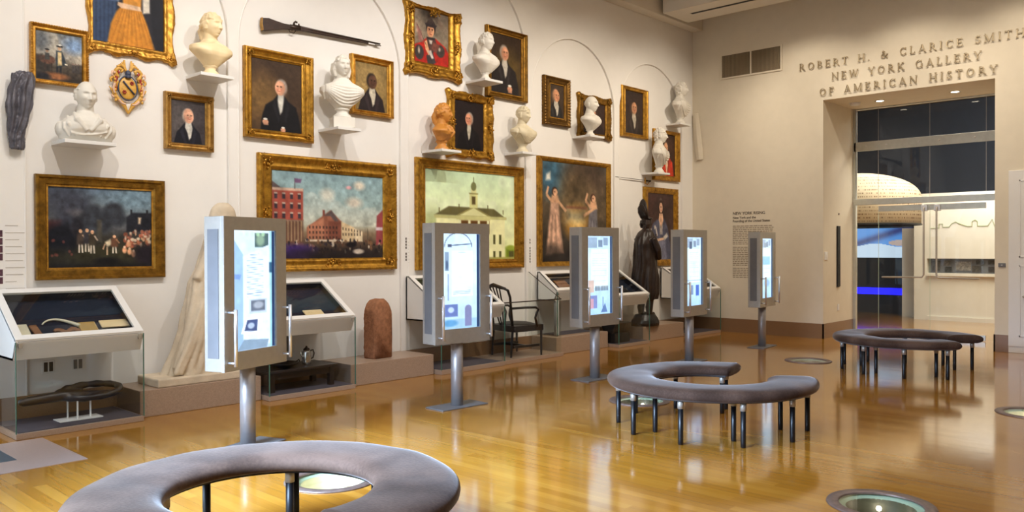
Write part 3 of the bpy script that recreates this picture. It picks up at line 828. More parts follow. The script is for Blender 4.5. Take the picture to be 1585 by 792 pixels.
def kiosk(x, y, deg, k, lab):
    t = thing('screen_kiosk', (x, y, 0), lab, 'information kiosk', 'screen kiosks standing along the picture wall', math.radians(deg))
    W, S, z0, z1 = 0.72, 0.20, 0.655, 1.86
    f = S / 2
    MB().box(-0.30, 0.30, -0.14, 0.14, 0, 0.012).build('base_plate', 'grille', t, bevel=0.003)
    MB().lathe([(0.062, 0.012), (0.062, 0.70)], 28).build('pole', 'steelpole', t, True)
    MB().box(-W / 2, W / 2, -f + 0.03, f, z0, z1).build('housing', 'steel', t, bevel=0.004)
    ax0, ax1, az0, az1 = -0.25, 0.235, 0.80, 1.755
    b = MB()
    b.box(-W / 2, W / 2, -f, -f + 0.03, z0, az0).box(-W / 2, W / 2, -f, -f + 0.03, az1, z1)
    b.box(-W / 2, ax0, -f, -f + 0.03, az0, az1).box(ax1, W / 2, -f, -f + 0.03, az0, az1)
    b.build('bezel', 'steel', t)
    s = colour_grid('screen', kiosk_page(k), ax1 - ax0, az1 - az0, 'screen', t, -f + 0.018, ax0, az0)
    for sd in (-1, 1):
        g = MB().box(sd * W / 2 - 0.004, sd * W / 2 + 0.004, -f + 0.055, f - 0.035, 0.76, 1.76)
        g.build('speaker_grille', 'grille', t)
        h = MB()
        hx = sd * 0.318
        h.tube([(hx, -f - 0.075, 0.70), (hx, -f - 0.075, 1.14)], 0.014, 14)
        h.tube([(hx, -f, 0.725), (hx, -f - 0.075, 0.725)], 0.009, 10); h.tube([(hx, -f, 1.115), (hx, -f - 0.075, 1.115)], 0.009, 10)
        h.build('handle', 'chrome', t, smooth=True)
    return t


for k, (x, y, a, lab) in enumerate([
        (3.393, 6.118, 18.8, 'nearest steel screen kiosk, in front of the headless marble statue'),
        (5.72, 6.12, -3.0, 'steel screen kiosk in front of the brightly painted town hall picture'),
        (8.07, 6.15, -1.5, 'steel screen kiosk in front of the tall picture of two robed women'),
        (10.17, 6.08, 4.0, 'steel screen kiosk in front of the portrait of a lady in grey-blue'),
        (12.51, 6.13, 6.5, 'farthest steel screen kiosk, in front of the grey wall text')]):
    kiosk(x, y, a, k, lab)


# ------------------------------------------------------------------ crescent benches
def bench(x, y, rz, lab):
    t = thing('crescent_bench', (x, y, 0), lab, 'bench', 'velvet crescent benches', rz)
    R0, hw, th, zc = 0.708, 0.2175, 0.055, 0.413
    A0, A1 = math.radians(-148), math.radians(148)
    rings = []; N = 96; n = 28
    caps = [(0.0, 0.02), (0.004, 0.45), (0.014, 0.72), (0.03, 0.9), (0.05, 1.0)]
    st = [(A0 + c, s) for c, s in [(c / 1.0, s) for c, s in caps]] + [(A0 + 0.08 + (A1 - A0 - 0.16) * i / N, 1.0) for i in range(N + 1)] + [(A1 - c, s) for c, s in caps[::-1]]
    for a, s in st:
        ring = []
        for i in range(n):
            q = 2 * PI * i / n
            cu, su = math.cos(q), math.sin(q)
            e = 0.55
            u = math.copysign(abs(cu) ** e, cu) * hw * (0.80 + 0.20 * s if s < 1 else 1) * (1 if s > 0.3 else 0.7)
            w = math.copysign(abs(su) ** 0.8, su) * th * s
            wob = 0.006 * mnoise.noise(Vector((math.cos(a) * 3, math.sin(a) * 3, x + u * 4)))
            r = R0 + u + wob
            ring.append((r * math.cos(a), r * math.sin(a), zc + w * (1 + 0.05 * math.cos(q)) + (wob if su > 0 else 0)))
        rings.append(ring)
    MB().loft(rings).build('cushion', 'velvet', t, True)
    idx = np.linspace(math.radians(-139), math.radians(139), 9)
    spots = [(0.825, a) for a in idx] + [(0.60, idx[i]) for i in (0, 2, 4, 6, 8)]
    for r, a in spots:
        px, py = r * math.cos(a), r * math.sin(a)
        T = Matrix.Translation((px, py, 0))
        lg = MB().lathe([(0.019, 0.0), (0.022, 0.004), (0.022, 0.30)], 14, T).build('leg', 'legblack', t, True)
        MB().lathe([(0.026, 0.295), (0.026, 0.366)], 14, T).build('collar', 'steel', lg, True)
    pan = MB()
    prs = []
    for a in np.linspace(A0 + 0.08, A1 - 0.08, 60):
        prs.append([(r * math.cos(a), r * math.sin(a), z) for r, z in ((0.54, 0.360), (0.87, 0.360), (0.87, 0.372), (0.54, 0.372))])
    pan.loft(prs); pan.build('seat_board', 'black', t)
    return t


bench(2.12, 3.60, math.radians(50), 'grey velvet crescent bench in the foreground, cut off by the bottom edge')
bench(6.62, 3.74, math.radians(158), 'brown velvet crescent bench in the middle of the wooden floor')
bench(11.38, 3.54, math.radians(90), 'brown velvet crescent bench nearest the glass doors')

# ------------------------------------------------------------------ glass-covered floor wells
M['wellbowl'] = simple('olive_cream_bowl', (204, 198, 164), 0.35, var=0.08)
M['wellbowldark'] = simple('olive_green_bowl', (84, 80, 58), 0.35, var=0.12)
WL = ['round glass floor well showing a pale bowl, seen through the foreground bench', 'round glass floor well with two small lights, at the bottom of the picture',
      'round glass floor well between the farthest kiosk and the far bench', 'round glass floor well cut off by the right edge', 'round glass floor well half hidden under the middle bench']
for k, (x, y) in enumerate(WELLS):
    t = thing('floor_well', (x, y, 0), WL[k], 'floor light well', 'glass floor wells')
    MB().lathe([(0.245, -0.004), (0.245, 0.006), (0.252, 0.010), (0.315, 0.010), (0.32, 0.0), (0.30, -0.004)], 56, cap=False).build('ring', 'ring', t, True)
    MB().lathe([(0.246, -0.004), (0.246, 0.003)], 48).build('glass_lid', 'glass', t)
    MB().lathe([(0.300, -0.006), (0.300, -0.012), (0.205, -0.016), (0.205, -0.03), (0.30, -0.03)], 48, cap=False).build('frosted_rim', 'frost', t, True)
    MB().lathe([(0.205, -0.02), (0.20, -0.10), (0.16, -0.20), (0.0, -0.215)], 40, cap=False).build('bowl', 'wellbowl' if k in (0, 3) else 'wellbowldark', t, True)
    for a in (0.4, PI - 0.3, -1.4)[: 2 if k else 1]:
        px, py = 0.165 * math.cos(a), 0.165 * math.sin(a)
        MB().ball((px, py, -0.07), 0.017, n=12, m=8).build('lamp_bead', 'lamp', t, True)
    l = bpy.data.lights.new('well_lamp', 'POINT'); l.energy = 0.9 if k in (0, 3) else 0.35; l.color = (1.0, 0.96, 0.80); l.shadow_soft_size = 0.03
    o = bpy.data.objects.new('well_lamp', l); COL.objects.link(o); o.location = (x, y, -0.06)
# ------------------------------------------------------------------ desk-topped glass display cases
def case(x0, x1, lab, yf=7.755, zf=0.847, yb=8.40, zb=1.25, zlow=0.665, base=0.05, floor_z=0.0, deck='navy', post=False, skew=0.08):
    t = thing('display_case', ((x0 + x1) / 2, yf, floor_z), lab, 'display case', 'white desk-topped display cases')
    w = x1 - x0; h = w / 2
    yf0 = 0.0; yb0 = yb - yf; back = PIER_Y - 0.016 - yf
    f = floor_z
    Z = lambda z: z - f
    ang = math.atan2(zb - zf, yb - yf); L = math.hypot(zb - zf, yb - yf)
    T = Matrix.Translation((0, 0, Z(zf))) @ Matrix.Rotation(ang, 4, 'X')
    bd = 0.062
    # hollow white body
    m = MB()
    sl = (zlow, zf)
    m.add([(-h, skew, Z(zlow)), (h, skew, Z(zlow)), (h, 0, Z(zf) - .022), (-h, 0, Z(zf) - .022),
           (-h, skew + .02, Z(zlow)), (h, skew + .02, Z(zlow)), (h, 0.02, Z(zf) - .022), (-h, 0.02, Z(zf) - .022)],
          [(0, 1, 2, 3), (7, 6, 5, 4), (0, 4, 5, 1), (3, 2, 6, 7), (0, 3, 7, 4), (1, 5, 6, 2)])
    side = [(0.0, Z(zf) - .012), (yb0, Z(zb) - .012), (back, Z(zb) - .012), (back, Z(zlow)), (skew, Z(zlow))]
    m.prismx(side, -h, -h + 0.018); m.prismx(side, h - 0.018, h)
    m.box(-h, h, back - 0.02, back, Z(zlow), Z(zb) - 0.012); m.box(-h, h, skew, back, Z(zlow), Z(zlow) + 0.018)
    m.build('body', 'white', t)
    fr = MB()
    fr.box(-h, h, 0, bd, -0.022, 0, T).box(-h, h, L - bd, L, -0.022, 0, T).box(-h, -h + bd, bd, L - bd, -0.022, 0, T).box(h - bd, h, bd, L - bd, -0.022, 0, T)
    fr.box(-h, h, yb0, back, Z(zb) - 0.022, Z(zb))
    fr.build('top_frame', 'white', t)
    MB().box(-h + bd, h - bd, bd, L - bd, -0.014, -0.006, T).build('top_glass', 'glass', t)
    MB().box(-h + 0.02, h - 0.02, 0.035, L - 0.03, -0.125, -0.115, T).build('felt_deck', deck, t)
    MB().box(-h + 0.02, -h + 0.026, 0.035, L - 0.03, -0.115, -0.024, T).box(h - 0.026, h - 0.02, 0.035, L - 0.03, -0.115, -0.024, T).box(-h + 0.026, h - 0.026, L - 0.036, L - 0.03, -0.115, -0.024, T).box(-h + 0.026, h - 0.026, 0.035, 0.041, -0.115, -0.024, T).build('felt_lining', deck, t)
    # glass enclosure below
    g = MB()
    g.box(-h, h, 0, 0.010, base, Z(zf) - 0.025)
    g.build('front_glass', 'glassgreen', t)
    for sx in (-1, 1):
        xx = sx * (h - 0.004)
        MB().box(xx - 0.004, xx + 0.004, 0.011, back, base, Z(zlow) - 0.002).build('side_glass', 'glassgreen', t)
        MB().box(sx * h - 0.003, sx * h + 0.003, -0.002, 0.012, base, Z(zf) - 0.022).build('glass_edge', 'glassedge', t)
        MB().box(sx * (h - 0.035) - 0.014, sx * (h - 0.035) + 0.014, -0.006, 0.016, Z(zf) - 0.075, Z(zf) - 0.03).build('glass_clamp', 'steel', t, bevel=0.002)
    if base > 0:
        MB().box(-h, h, 0, back, 0, base).build('base', 'granite', t, bevel=0.004)
    MB().box(-h + 0.02, h - 0.02, 0.03, back - 0.02, base, base + 0.004).build('floor_tone', 'caseshade', t)  # dark sheet laid in for the shade on the case floor
    if post:
        MB().box(-h + 0.03, -h + 0.09, 0.05, 0.10, base, Z(zlow)).build('post', 'white', t)
    return t, T, L, h


def on_deck(c, u, s, lift=0.0):
    """world matrix on the felt deck of a case: u across from its centre, s up the slope"""
    t, T, L, h = c
    return Matrix.Translation(t.location) @ T @ Matrix.Translation((u, s, -0.1145 + lift))


def place(o, mat):
    o.matrix_world = mat; return o


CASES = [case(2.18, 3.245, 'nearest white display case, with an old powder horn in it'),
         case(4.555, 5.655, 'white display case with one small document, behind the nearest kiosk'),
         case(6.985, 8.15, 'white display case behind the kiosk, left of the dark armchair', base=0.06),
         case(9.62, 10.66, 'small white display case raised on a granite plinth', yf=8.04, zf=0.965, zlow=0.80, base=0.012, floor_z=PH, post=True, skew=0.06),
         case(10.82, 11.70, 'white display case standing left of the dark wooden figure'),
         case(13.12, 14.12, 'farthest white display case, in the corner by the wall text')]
bpy.context.view_layer.update()

# things in the nearest case
c1 = CASES[0]
pts = [(-0.19 + 0.30 * i / 14, 0.03 + 0.085 * math.sin(PI * (i / 14) ** 0.8) - 0.05 * (i / 14), 0.02) for i in range(15)]
o = MB().tube(pts, [0.006 + 0.011 * (i / 14) for i in range(15)], 12).build('powder_horn', 'bone', None, True)
place(o, on_deck(c1, -0.040, 0.290)); tag(o, 'pale curved powder horn in the nearest display case', 'powder horn')
o = MB().box(-0.032, 0.032, -0.11, 0.11, 0, 0.022).build('leather_sheath', 'leather', None, bevel=0.008)
place(o, on_deck(c1, -0.295, 0.215) @ Matrix.Rotation(0.12, 4, 'Z')); tag(o, 'short brown leather sheath left of the powder horn', 'sheath')
m = MB(); m.tube([(-0.11 + 0.022 * i, 0.018 * math.sin(i * 1.1), 0.014) for i in range(11)], [0.016, 0.022, 0.026, 0.026, 0.022, 0.019, 0.022, 0.027, 0.026, 0.021, 0.012], 12, flat=0.6)
o = m.build('leather_strap', 'leather', None, True); place(o, on_deck(c1, -0.050, 0.210, 0.004)); tag(o, 'brown folded leather strap below the powder horn', 'strap')
t = thing('small_book', (0, 0, 0), 'thick ochre leather book in the nearest display case', 'book')
MB().box(-0.073, 0.073, -0.07, 0.07, 0, 0.03).build('cover', 'ochre', t, bevel=0.006); MB().box(-0.068, 0.076, -0.067, 0.067, 0.004, 0.026).build('pages', 'paper', t)
place(t, on_deck(c1, 0.13, 0.240))
o = MB().box(-0.125, 0.125, -0.055, 0.055, 0, 0.012).build('document', 'paper', None, bevel=0.002)
place(o, on_deck(c1, 0.375, 0.270, 0.012)); tag(o, 'oblong cream document on the right of the nearest case', 'document')
o = MB().box(-0.07, 0.07, -0.085, 0.085, 0, 0.008).build('printed_card', 'bone', None, bevel=0.002)
place(o, on_deck(c1, -0.420, 0.260, 0.01)); tag(o, 'pale patterned card at the left edge of the nearest case', 'card')
for u, s, w, lab in ((-0.20, 0.165, .16, 'sheath'), (0.0, 0.175, .17, 'strap'), (0.19, 0.17, .18, 'ochre book'), (0.34, 0.285, .13, 'cream document')):
    o = MB().box(-w / 2, w / 2, -0.02, 0.02, 0, 0.004).build('caption_card', 'grille', None)
    place(o, on_deck(c1, u, s)); tag(o, 'small grey caption card below the %s in the nearest case' % lab, 'caption card', 'caption cards in the nearest case')
# timber relic under the nearest case
t = thing('timber_relic', (2.72, 8.06, 0.05), 'dark weathered timber loop on white posts, low in the nearest case', 'relic')
m = MB()
lp = []
for i in range(25):
    a = 2 * PI * i / 24
    lp.append((0.16 + 0.27 * math.cos(a), 0.0 + 0.05 * math.sin(a * 1.0), 0.245 + 0.055 * math.sin(a)))
m.tube(lp, [0.032 + 0.006 * math.sin(3 * i) for i in range(25)], 12)
m.tube([(-0.44, 0, 0.215), (-0.40, 0, 0.215), (-0.2, 0, 0.225), (-0.05, 0, 0.23), (0.15, 0.0, 0.205), (0.35, 0, 0.215)], [0.022, 0.04, 0.046, 0.05, 0.045, 0.02], 12)
m.tube([(-0.1, 0.02, 0.22), (0.1, 0.02, 0.19), (0.3, 0.02, 0.19)], [0.03, 0.045, 0.03], 10)
remesh(m.build('timber', 'darkwood', t, True), 0.012, 2)
for px, py in ((-0.02, 0.05), (0.03, -0.05), (0.16, 0.0)):
    MB().lathe([(0.008, 0.012), (0.008, 0.20)], 10, Matrix.Translation((px, py, 0))).build('post', 'white', t)
MB().box(-0.13, 0.24, -0.09, 0.09, 0, 0.012).build('stand', 'white', t)
# outlets on the wall seen through the glass
for x, lab in ((2.66, 'double black socket on the wall seen through the nearest case, left one'), (2.92, 'white socket plate on the wall seen through the nearest case, right one')):
    t = thing('socket', (x, WALL_Y, 0.50), lab, 'socket')
    MB().box(-0.055, 0.055, -0.012, 0, -0.06, 0.06).build('plate', 'shelf', t, bevel=0.003)
    MB().box(-0.04, -0.006, -0.016, -0.01, -0.045, 0.045).box(0.006, 0.04, -0.016, -0.01, -0.045, 0.045).build('insert', 'black' if x < 2.8 else 'grille', t, bevel=0.003)

# case behind the nearest kiosk: document, and a dark table laid with a pot and a dish
c2 = CASES[1]
t = thing('document_sheet', (0, 0, 0), 'small cream document propped in the case behind the nearest kiosk', 'document')
MB().box(-0.12, 0.12, -0.06, 0.06, 0.03, 0.04).build('sheet', 'paper', t); MB().box(-0.012, 0.012, -0.03, 0.03, 0, 0.03).build('stand', 'white', t)
place(t, on_deck(c2, 0.13, 0.19))
t = thing('low_table', (5.06, 8.12, 0.05), 'low dark wooden table inside the glass case behind the nearest kiosk', 'table')
MB().box(-0.44, 0.44, -0.24, 0.24, 0.215, 0.245).build('tabletop', 'darkwood', t, bevel=0.006)
for sx in (-1, 1):
    for sy in (-1, 1):
        MB().box(sx * 0.38 - 0.03, sx * 0.38 + 0.03, sy * 0.18 - 0.03, sy * 0.18 + 0.03, 0, 0.215).build('leg', 'darkwood', t, bevel=0.004)
MB().box(-0.36, 0.36, -0.2, -0.18, 0.14, 0.215).box(-0.36, 0.36, 0.18, 0.2, 0.14, 0.215).build('apron', 'darkwood', t)
t = thing('coffee_pot', (5.20, 8.06, 0.297), 'silver lidded pot on the low dark table', 'pot')
MB().lathe([(0.035, 0), (0.05, 0.005), (0.046, 0.03), (0.052, 0.07), (0.046, 0.14), (0.036, 0.165)], 22).build('body', 'silver', t, True)
MB().lathe([(0.038, 0.166), (0.034, 0.18), (0.012, 0.195), (0.012, 0.205), (0.0, 0.212)], 20).build('lid', 'gunsteel', t, True)
MB().tube([(0.045, 0, 0.15), (0.085, 0, 0.16), (0.10, 0, 0.12), (0.085, 0, 0.07), (0.05, 0, 0.055)], 0.008, 8).build('handle', 'blackwood', t, True)
MB().tube([(-0.042, 0, 0.08), (-0.07, 0, 0.11), (-0.075, 0, 0.155)], [0.014, 0.01, 0.007], 8).build('spout', 'silver', t, True)
t = thing('black_dish', (4.88, 8.04, 0.297), 'wide black lobed dish on the low dark table, left of the pot', 'dish')
MB().lathe([(0.08, 0), (0.11, 0.01), (0.18, 0.05), (0.185, 0.055), (0.175, 0.052), (0.1, 0.018), (0.0, 0.014)], 26).build('bowl', 'blackwood', t, True)
MB().tube([(0.17, 0, 0.05), (0.21, 0, 0.07), (0.215, 0, 0.045)], 0.007, 8).build('handle', 'blackwood', t, True)
o = MB().box(-0.24, 0.24, -0.012, 0, -0.11, 0.11).build('kiosk_reflection', 'grille', None, bevel=0.003)  # sheet added in place of the kiosk light mirrored there
o.location = (5.02, WALL_Y, 0.52); tag(o, 'grey sheet standing in for a kiosk reflection behind the silver pot', 'panel')

# dark contents of the farther cases
c4, c5, c6 = CASES[3], CASES[4], CASES[5]
for c, lab, u, mt in ((c4, 'small brown book lying in the raised white case', -0.1, 'leather'), (c5, 'flat dark map case lying in the case left of the wooden figure', 0.05, 'blackwood'), (c6, 'small cream sheet lying in the farthest case', 0.1, 'paper')):
    o = MB().box(-0.14, 0.14, -0.08, 0.08, 0, 0.02).build('case_exhibit', mt, None, bevel=0.004)
    place(o, on_deck(c, u, 0.25)); tag(o, lab, 'exhibit')
t = thing('wooden_trough', (11.10, 8.02, 0.05), 'black wooden trough in the lower part of the case left of the wooden figure', 'trough')
MB().loft([[(x, sy * s, z) for sy, z in ((-0.10, 0.16), (0.10, 0.16), (0.17, 0.33), (-0.17, 0.33))] for x, s in ((-0.22, .9), (0.05, 1.0), (0.26, .8))]).build('body', 'blackwood', t, bevel=0.01)
MB().box(-0.2, 0.22, -0.12, 0.12, 0.0, 0.165).build('stand', 'black', t)

# ------------------------------------------------------------------ armchair and its glass barrier
ch = thing('armchair', (8.77, 8.13, 0.058), 'dark carved wooden armchair on the low stone platform', 'chair', None, math.radians(-6))
sw, sd = 0.27, 0.26     # seen from the side: it faces along +x
def leg(px, py, splay=0.0, top=0.45):
    m = MB(); m.tube([(px, py, 0), (px - splay * .3, py, 0.2), (px - splay, py, top)], [0.019, 0.022, 0.026], 4); return m
for py in (-1, 1):
    leg(0.26, py * 0.27).build('leg', 'blackwood', ch)
    leg(-0.27, py * 0.21, -0.04).build('leg', 'blackwood', ch)
MB().box(-0.27, 0.29, -0.29, 0.29, 0.36, 0.45).build('seat_rail', 'blackwood', ch, bevel=0.008)
cs = MB(); cs.ball((0.01, 0, 0.44), 0.275, 0.285, 0.05, 24, 10); cs.build('seat', 'black', ch, True)
MB().box(-0.25, 0.25, -0.25, -0.225, 0.13, 0.165).box(-0.25, 0.25, 0.225, 0.25, 0.13, 0.165).box(-0.02, 0.01, -0.23, 0.23, 0.13, 0.165).build('stretcher', 'blackwood', ch)
for py in (-1, 1):
    MB().tube([(-0.24, py * 0.21, 0.40), (-0.27, py * 0.22, 0.62), (-0.32, py * 0.25, 0.86), (-0.37, py * 0.26, 0.96), (-0.42, py * 0.22, 0.99)], [0.022, 0.018, 0.018, 0.02, 0.016], 8).build('back_post', 'blackwood', ch, True)
    MB().tube([(-0.29, py * 0.25, 0.70), (-0.1, py * 0.29, 0.705), (0.12, py * 0.31, 0.70), (0.17, py * 0.31, 0.67), (0.15, py * 0.3, 0.63), (0.13, py * 0.285, 0.55), (0.17, py * 0.28, 0.42)], 0.017, 8).build('arm', 'blackwood', ch, True)
m = MB(); m.tube([(-0.41, -0.25, 0.985), (-0.40, -0.13, 1.0), (-0.42, 0, 1.03), (-0.40, 0.13, 1.0), (-0.41, 0.25, 0.985)], [0.018, 0.026, 0.03, 0.026, 0.018], 8); m.build('crest_rail', 'darkwood', ch, True)
m = MB()
for py in (-0.09, -0.03, 0.03, 0.09):
    m.tube([(-0.25, py * 0.6, 0.45), (-0.28, py * 1.3, 0.65), (-0.33, py * 0.8, 0.82), (-0.40, py * 1.2, 1.0)], 0.011, 6)
m.tube([(-0.30, -0.1, 0.72), (-0.305, 0, 0.76), (-0.30, 0.1, 0.72)], 0.011, 6)
m.build('splat', 'darkwood', ch, True)
t = thing('glass_barrier', (8.77, 7.82, 0.055), 'low clear glass barrier with a dark top rail, in front of the armchair', 'glass barrier')
MB().box(-0.60, 0.66, -0.006, 0.006, 0, 0.79).build('front_pane', 'glass', t)
MB().prismx([(0.0, 0), (0.64, 0), (0.64, 1.18), (0.0, 0.79)], 0.655, 0.665).build('end_pane', 'glass', t)
MB().box(-0.60, 0.665, -0.009, 0.009, 0.79, 0.805).build('top_rail', 'gunsteel', t)
MB().tube([(0.66, 0.0, 0.798), (0.66, 0.64, 1.19)], 0.005, 6).build('end_rail', 'gunsteel', t)
# ------------------------------------------------------------------ framed pictures
FR_Y = 8.44          # front of the frames


def px_rect(tl, br):
    a = on_y(*tl, FR_Y); b = on_y(*br, FR_Y); return float(a[0]), float(b[0]), float(b[2]), float(a[2])


def frame_mesh(x0, x1, z0, z1, borders, prof, seg=1, ripple=None):
    """mitred moulding; borders = widths l, r, b, t; prof = (fraction of width inwards, depth from wall towards the room)"""
    l, r, b, t = borders
    rings = []
    for fi, (f, d) in enumerate(prof):
        c = [(x0 + l * f, z0 + b * f), (x1 - r * f, z0 + b * f), (x1 - r * f, z1 - t * f), (x0 + l * f, z1 - t * f)]
        ring = []
        for k in range(4):
            p, q = c[k], c[(k + 1) % 4]
            nrm = [(0, -1), (1, 0), (0, 1), (-1, 0)][k]
            for i in range(seg):
                u = i / seg
                ox, dd = (0, 0)
                if ripple: ox, dd = ripple(f, u, k)
                ring.append((p[0] + (q[0] - p[0]) * u + nrm[0] * ox, -(d + dd), p[1] + (q[1] - p[1]) * u + nrm[1] * ox))
        rings.append(ring)
    return MB().loft(rings, cap=False)

PLAIN = [(0, 0), (0, 0.045), (0.12, 0.06), (0.3, 0.062), (0.42, 0.05), (0.72, 0.040), (0.82, 0.046), (0.9, 0.046), (1.0, 0.026), (1.0, 0.012)]
COVE = [(0, 0), (0, 0.05), (0.06, 0.066), (0.2, 0.07), (0.28, 0.06), (0.4, 0.042), (0.62, 0.034), (0.74, 0.044), (0.82, 0.044), (0.88, 0.034), (1.0, 0.024), (1.0, 0.012)]
FLAT = [(0, 0), (0, 0.05), (0.1, 0.06), (0.26, 0.06), (0.32, 0.045), (0.8, 0.042), (0.86, 0.036), (1.0, 0.022), (1.0, 0.012)]
LOW = [(0, 0), (0, 0.05), (0.15, 0.058), (0.5, 0.052), (0.9, 0.03), (1.0, 0.022), (1.0, 0.012)]


def picture(name, label, cat, tl, br, itl, ibr, art, mat='gold', prof=PLAIN, seg=1, ripple=None, orn=0, deeper=0.0, nx=96, fillet=None, nb=16):
    x0, x1, z0, z1 = px_rect(tl, br)
    ix0, ix1, iz0, iz1 = px_rect(itl, ibr)
    cx, cz = (x0 + x1) / 2, (z0 + z1) / 2
    t = thing(name, (cx, WALL_Y, cz), label, cat, 'gilt-framed pictures on the picture wall')
    bor = (ix0 - x0, x1 - ix1, iz0 - z0, z1 - iz1)
    w, h = ix1 - ix0, iz1 - iz0
    f = frame_mesh(x0 - cx, x1 - cx, z0 - cz, z1 - cz, bor, prof, seg, ripple).build('frame', mat, t, smooth=bool(ripple))
    c = colour_grid('canvas', art(w, h, nx), w + 0.004, h + 0.004, 'oil', t, -0.016, ix0 - cx - 0.002, iz0 - cz - 0.002)
    MB().box(x0 - cx + bor[0] * .5, x1 - cx - bor[1] * .5, -0.012, 0, z0 - cz + bor[2] * .5, z1 - cz - bor[3] * .5).build('backing_board', 'leather', t)
    if fillet:
        e = 0.010
        MB().box(ix0 - cx - e, ix0 - cx + e * .6, -0.030, -0.014, iz0 - cz - e, iz1 - cz + e).box(ix1 - cx - e * .6, ix1 - cx + e, -0.030, -0.014, iz0 - cz - e, iz1 - cz + e) \
            .box(ix0 - cx, ix1 - cx, -0.030, -0.014, iz0 - cz - e, iz0 - cz + e * .6).box(ix0 - cx, ix1 - cx, -0.030, -0.014, iz1 - cz - e * .6, iz1 - cz + e).build('slip', fillet, t)
    # carved ornaments: corner leaves and centre cartouches
    if orn:
        rg = random.Random(len(label) * 7 + int(100 * x0))
        spots = [(x0, z0, 1, 1, 'corner'), (x1, z0, -1, 1, 'corner'), (x0, z1, 1, -1, 'corner'), (x1, z1, -1, -1, 'corner')]
        if orn > 1:
            spots += [(cx, z0, 0, 1, 'mid'), (cx, z1, 0, -1, 'mid'), (x0, cz, 1, 0, 'mid'), (x1, cz, -1, 0, 'mid')]
        bw = sum(bor) / 4
        for sx, sz, dx, dz, kind in spots:
            m = MB()
            bx, bz = sx + dx * bw * 0.48 - cx, sz + dz * bw * 0.48 - cz
            R = bw * (0.55 if kind == 'corner' else 0.46)
            for i in range(nb):
                a = 2 * PI * i / nb + rg.random() * 0.5
                rr = R * rg.uniform(0.3, 0.9)
                ex = 1.5 if kind == 'mid' and dz else 1.0; ez = 1.5 if kind == 'mid' and dx else 1.0
                m.ball((bx + rr * math.cos(a) * ex, -0.05 - rg.random() * 0.012 - deeper, bz + rr * math.sin(a) * ez), R * rg.uniform(0.08, 0.17), R * 0.22, R * rg.uniform(0.10, 0.22), 8, 6)
            m.ball((bx, -0.056 - deeper, bz), R * 0.24, R * 0.28, R * 0.30, 10, 8)
            for q in (-1, 1):
                sp = [(bx + q * R * (0.25 + 0.75 * v) * (ex0 := (1.5 if kind == 'mid' and dz else (0.95 if kind == 'corner' else 0.5))) * 0.9, -0.058 - deeper, bz + R * 0.7 * math.sin(v * 5.0) * (1.0 - 0.5 * v)) for v in np.linspace(0, 1, 9)]
                m.tube(sp, [R * 0.13 * (1 - 0.6 * v) for v in np.linspace(0, 1, 9)], 6)
            m.build('%s_ornament' % ('corner' if kind == 'corner' else 'centre'), mat, t, True)
    return t


def rip_bead(n_over_len, amp):
    def f(fr, u, k):
        if fr < 0.35: return (0.0, amp * math.sin(u * n_over_len * 2 * PI))
        return (0, 0)
    return f


def rip_rococo(sc_, amp, seed=0):
    def f(fr, u, k):
        edge = max(0.0, 1 - fr / 0.5)
        sw_ = amp * (0.5 + 0.5 * math.cos(u * 2 * PI * sc_)) - amp * 0.6
        e = math.exp(-((u * (1 - u)) / 0.05) ** 2) * amp * 0.7
        rough = 0.4 * amp * mnoise.noise(Vector((u * 22 + k * 9 + seed, fr * 7, seed)))
        return ((sw_ + e) * edge + rough * edge, 0.5 * rough + 0.3 * amp * mnoise.noise(Vector((u * 45 + k * 5, fr * 11, seed + 4))))
    return f


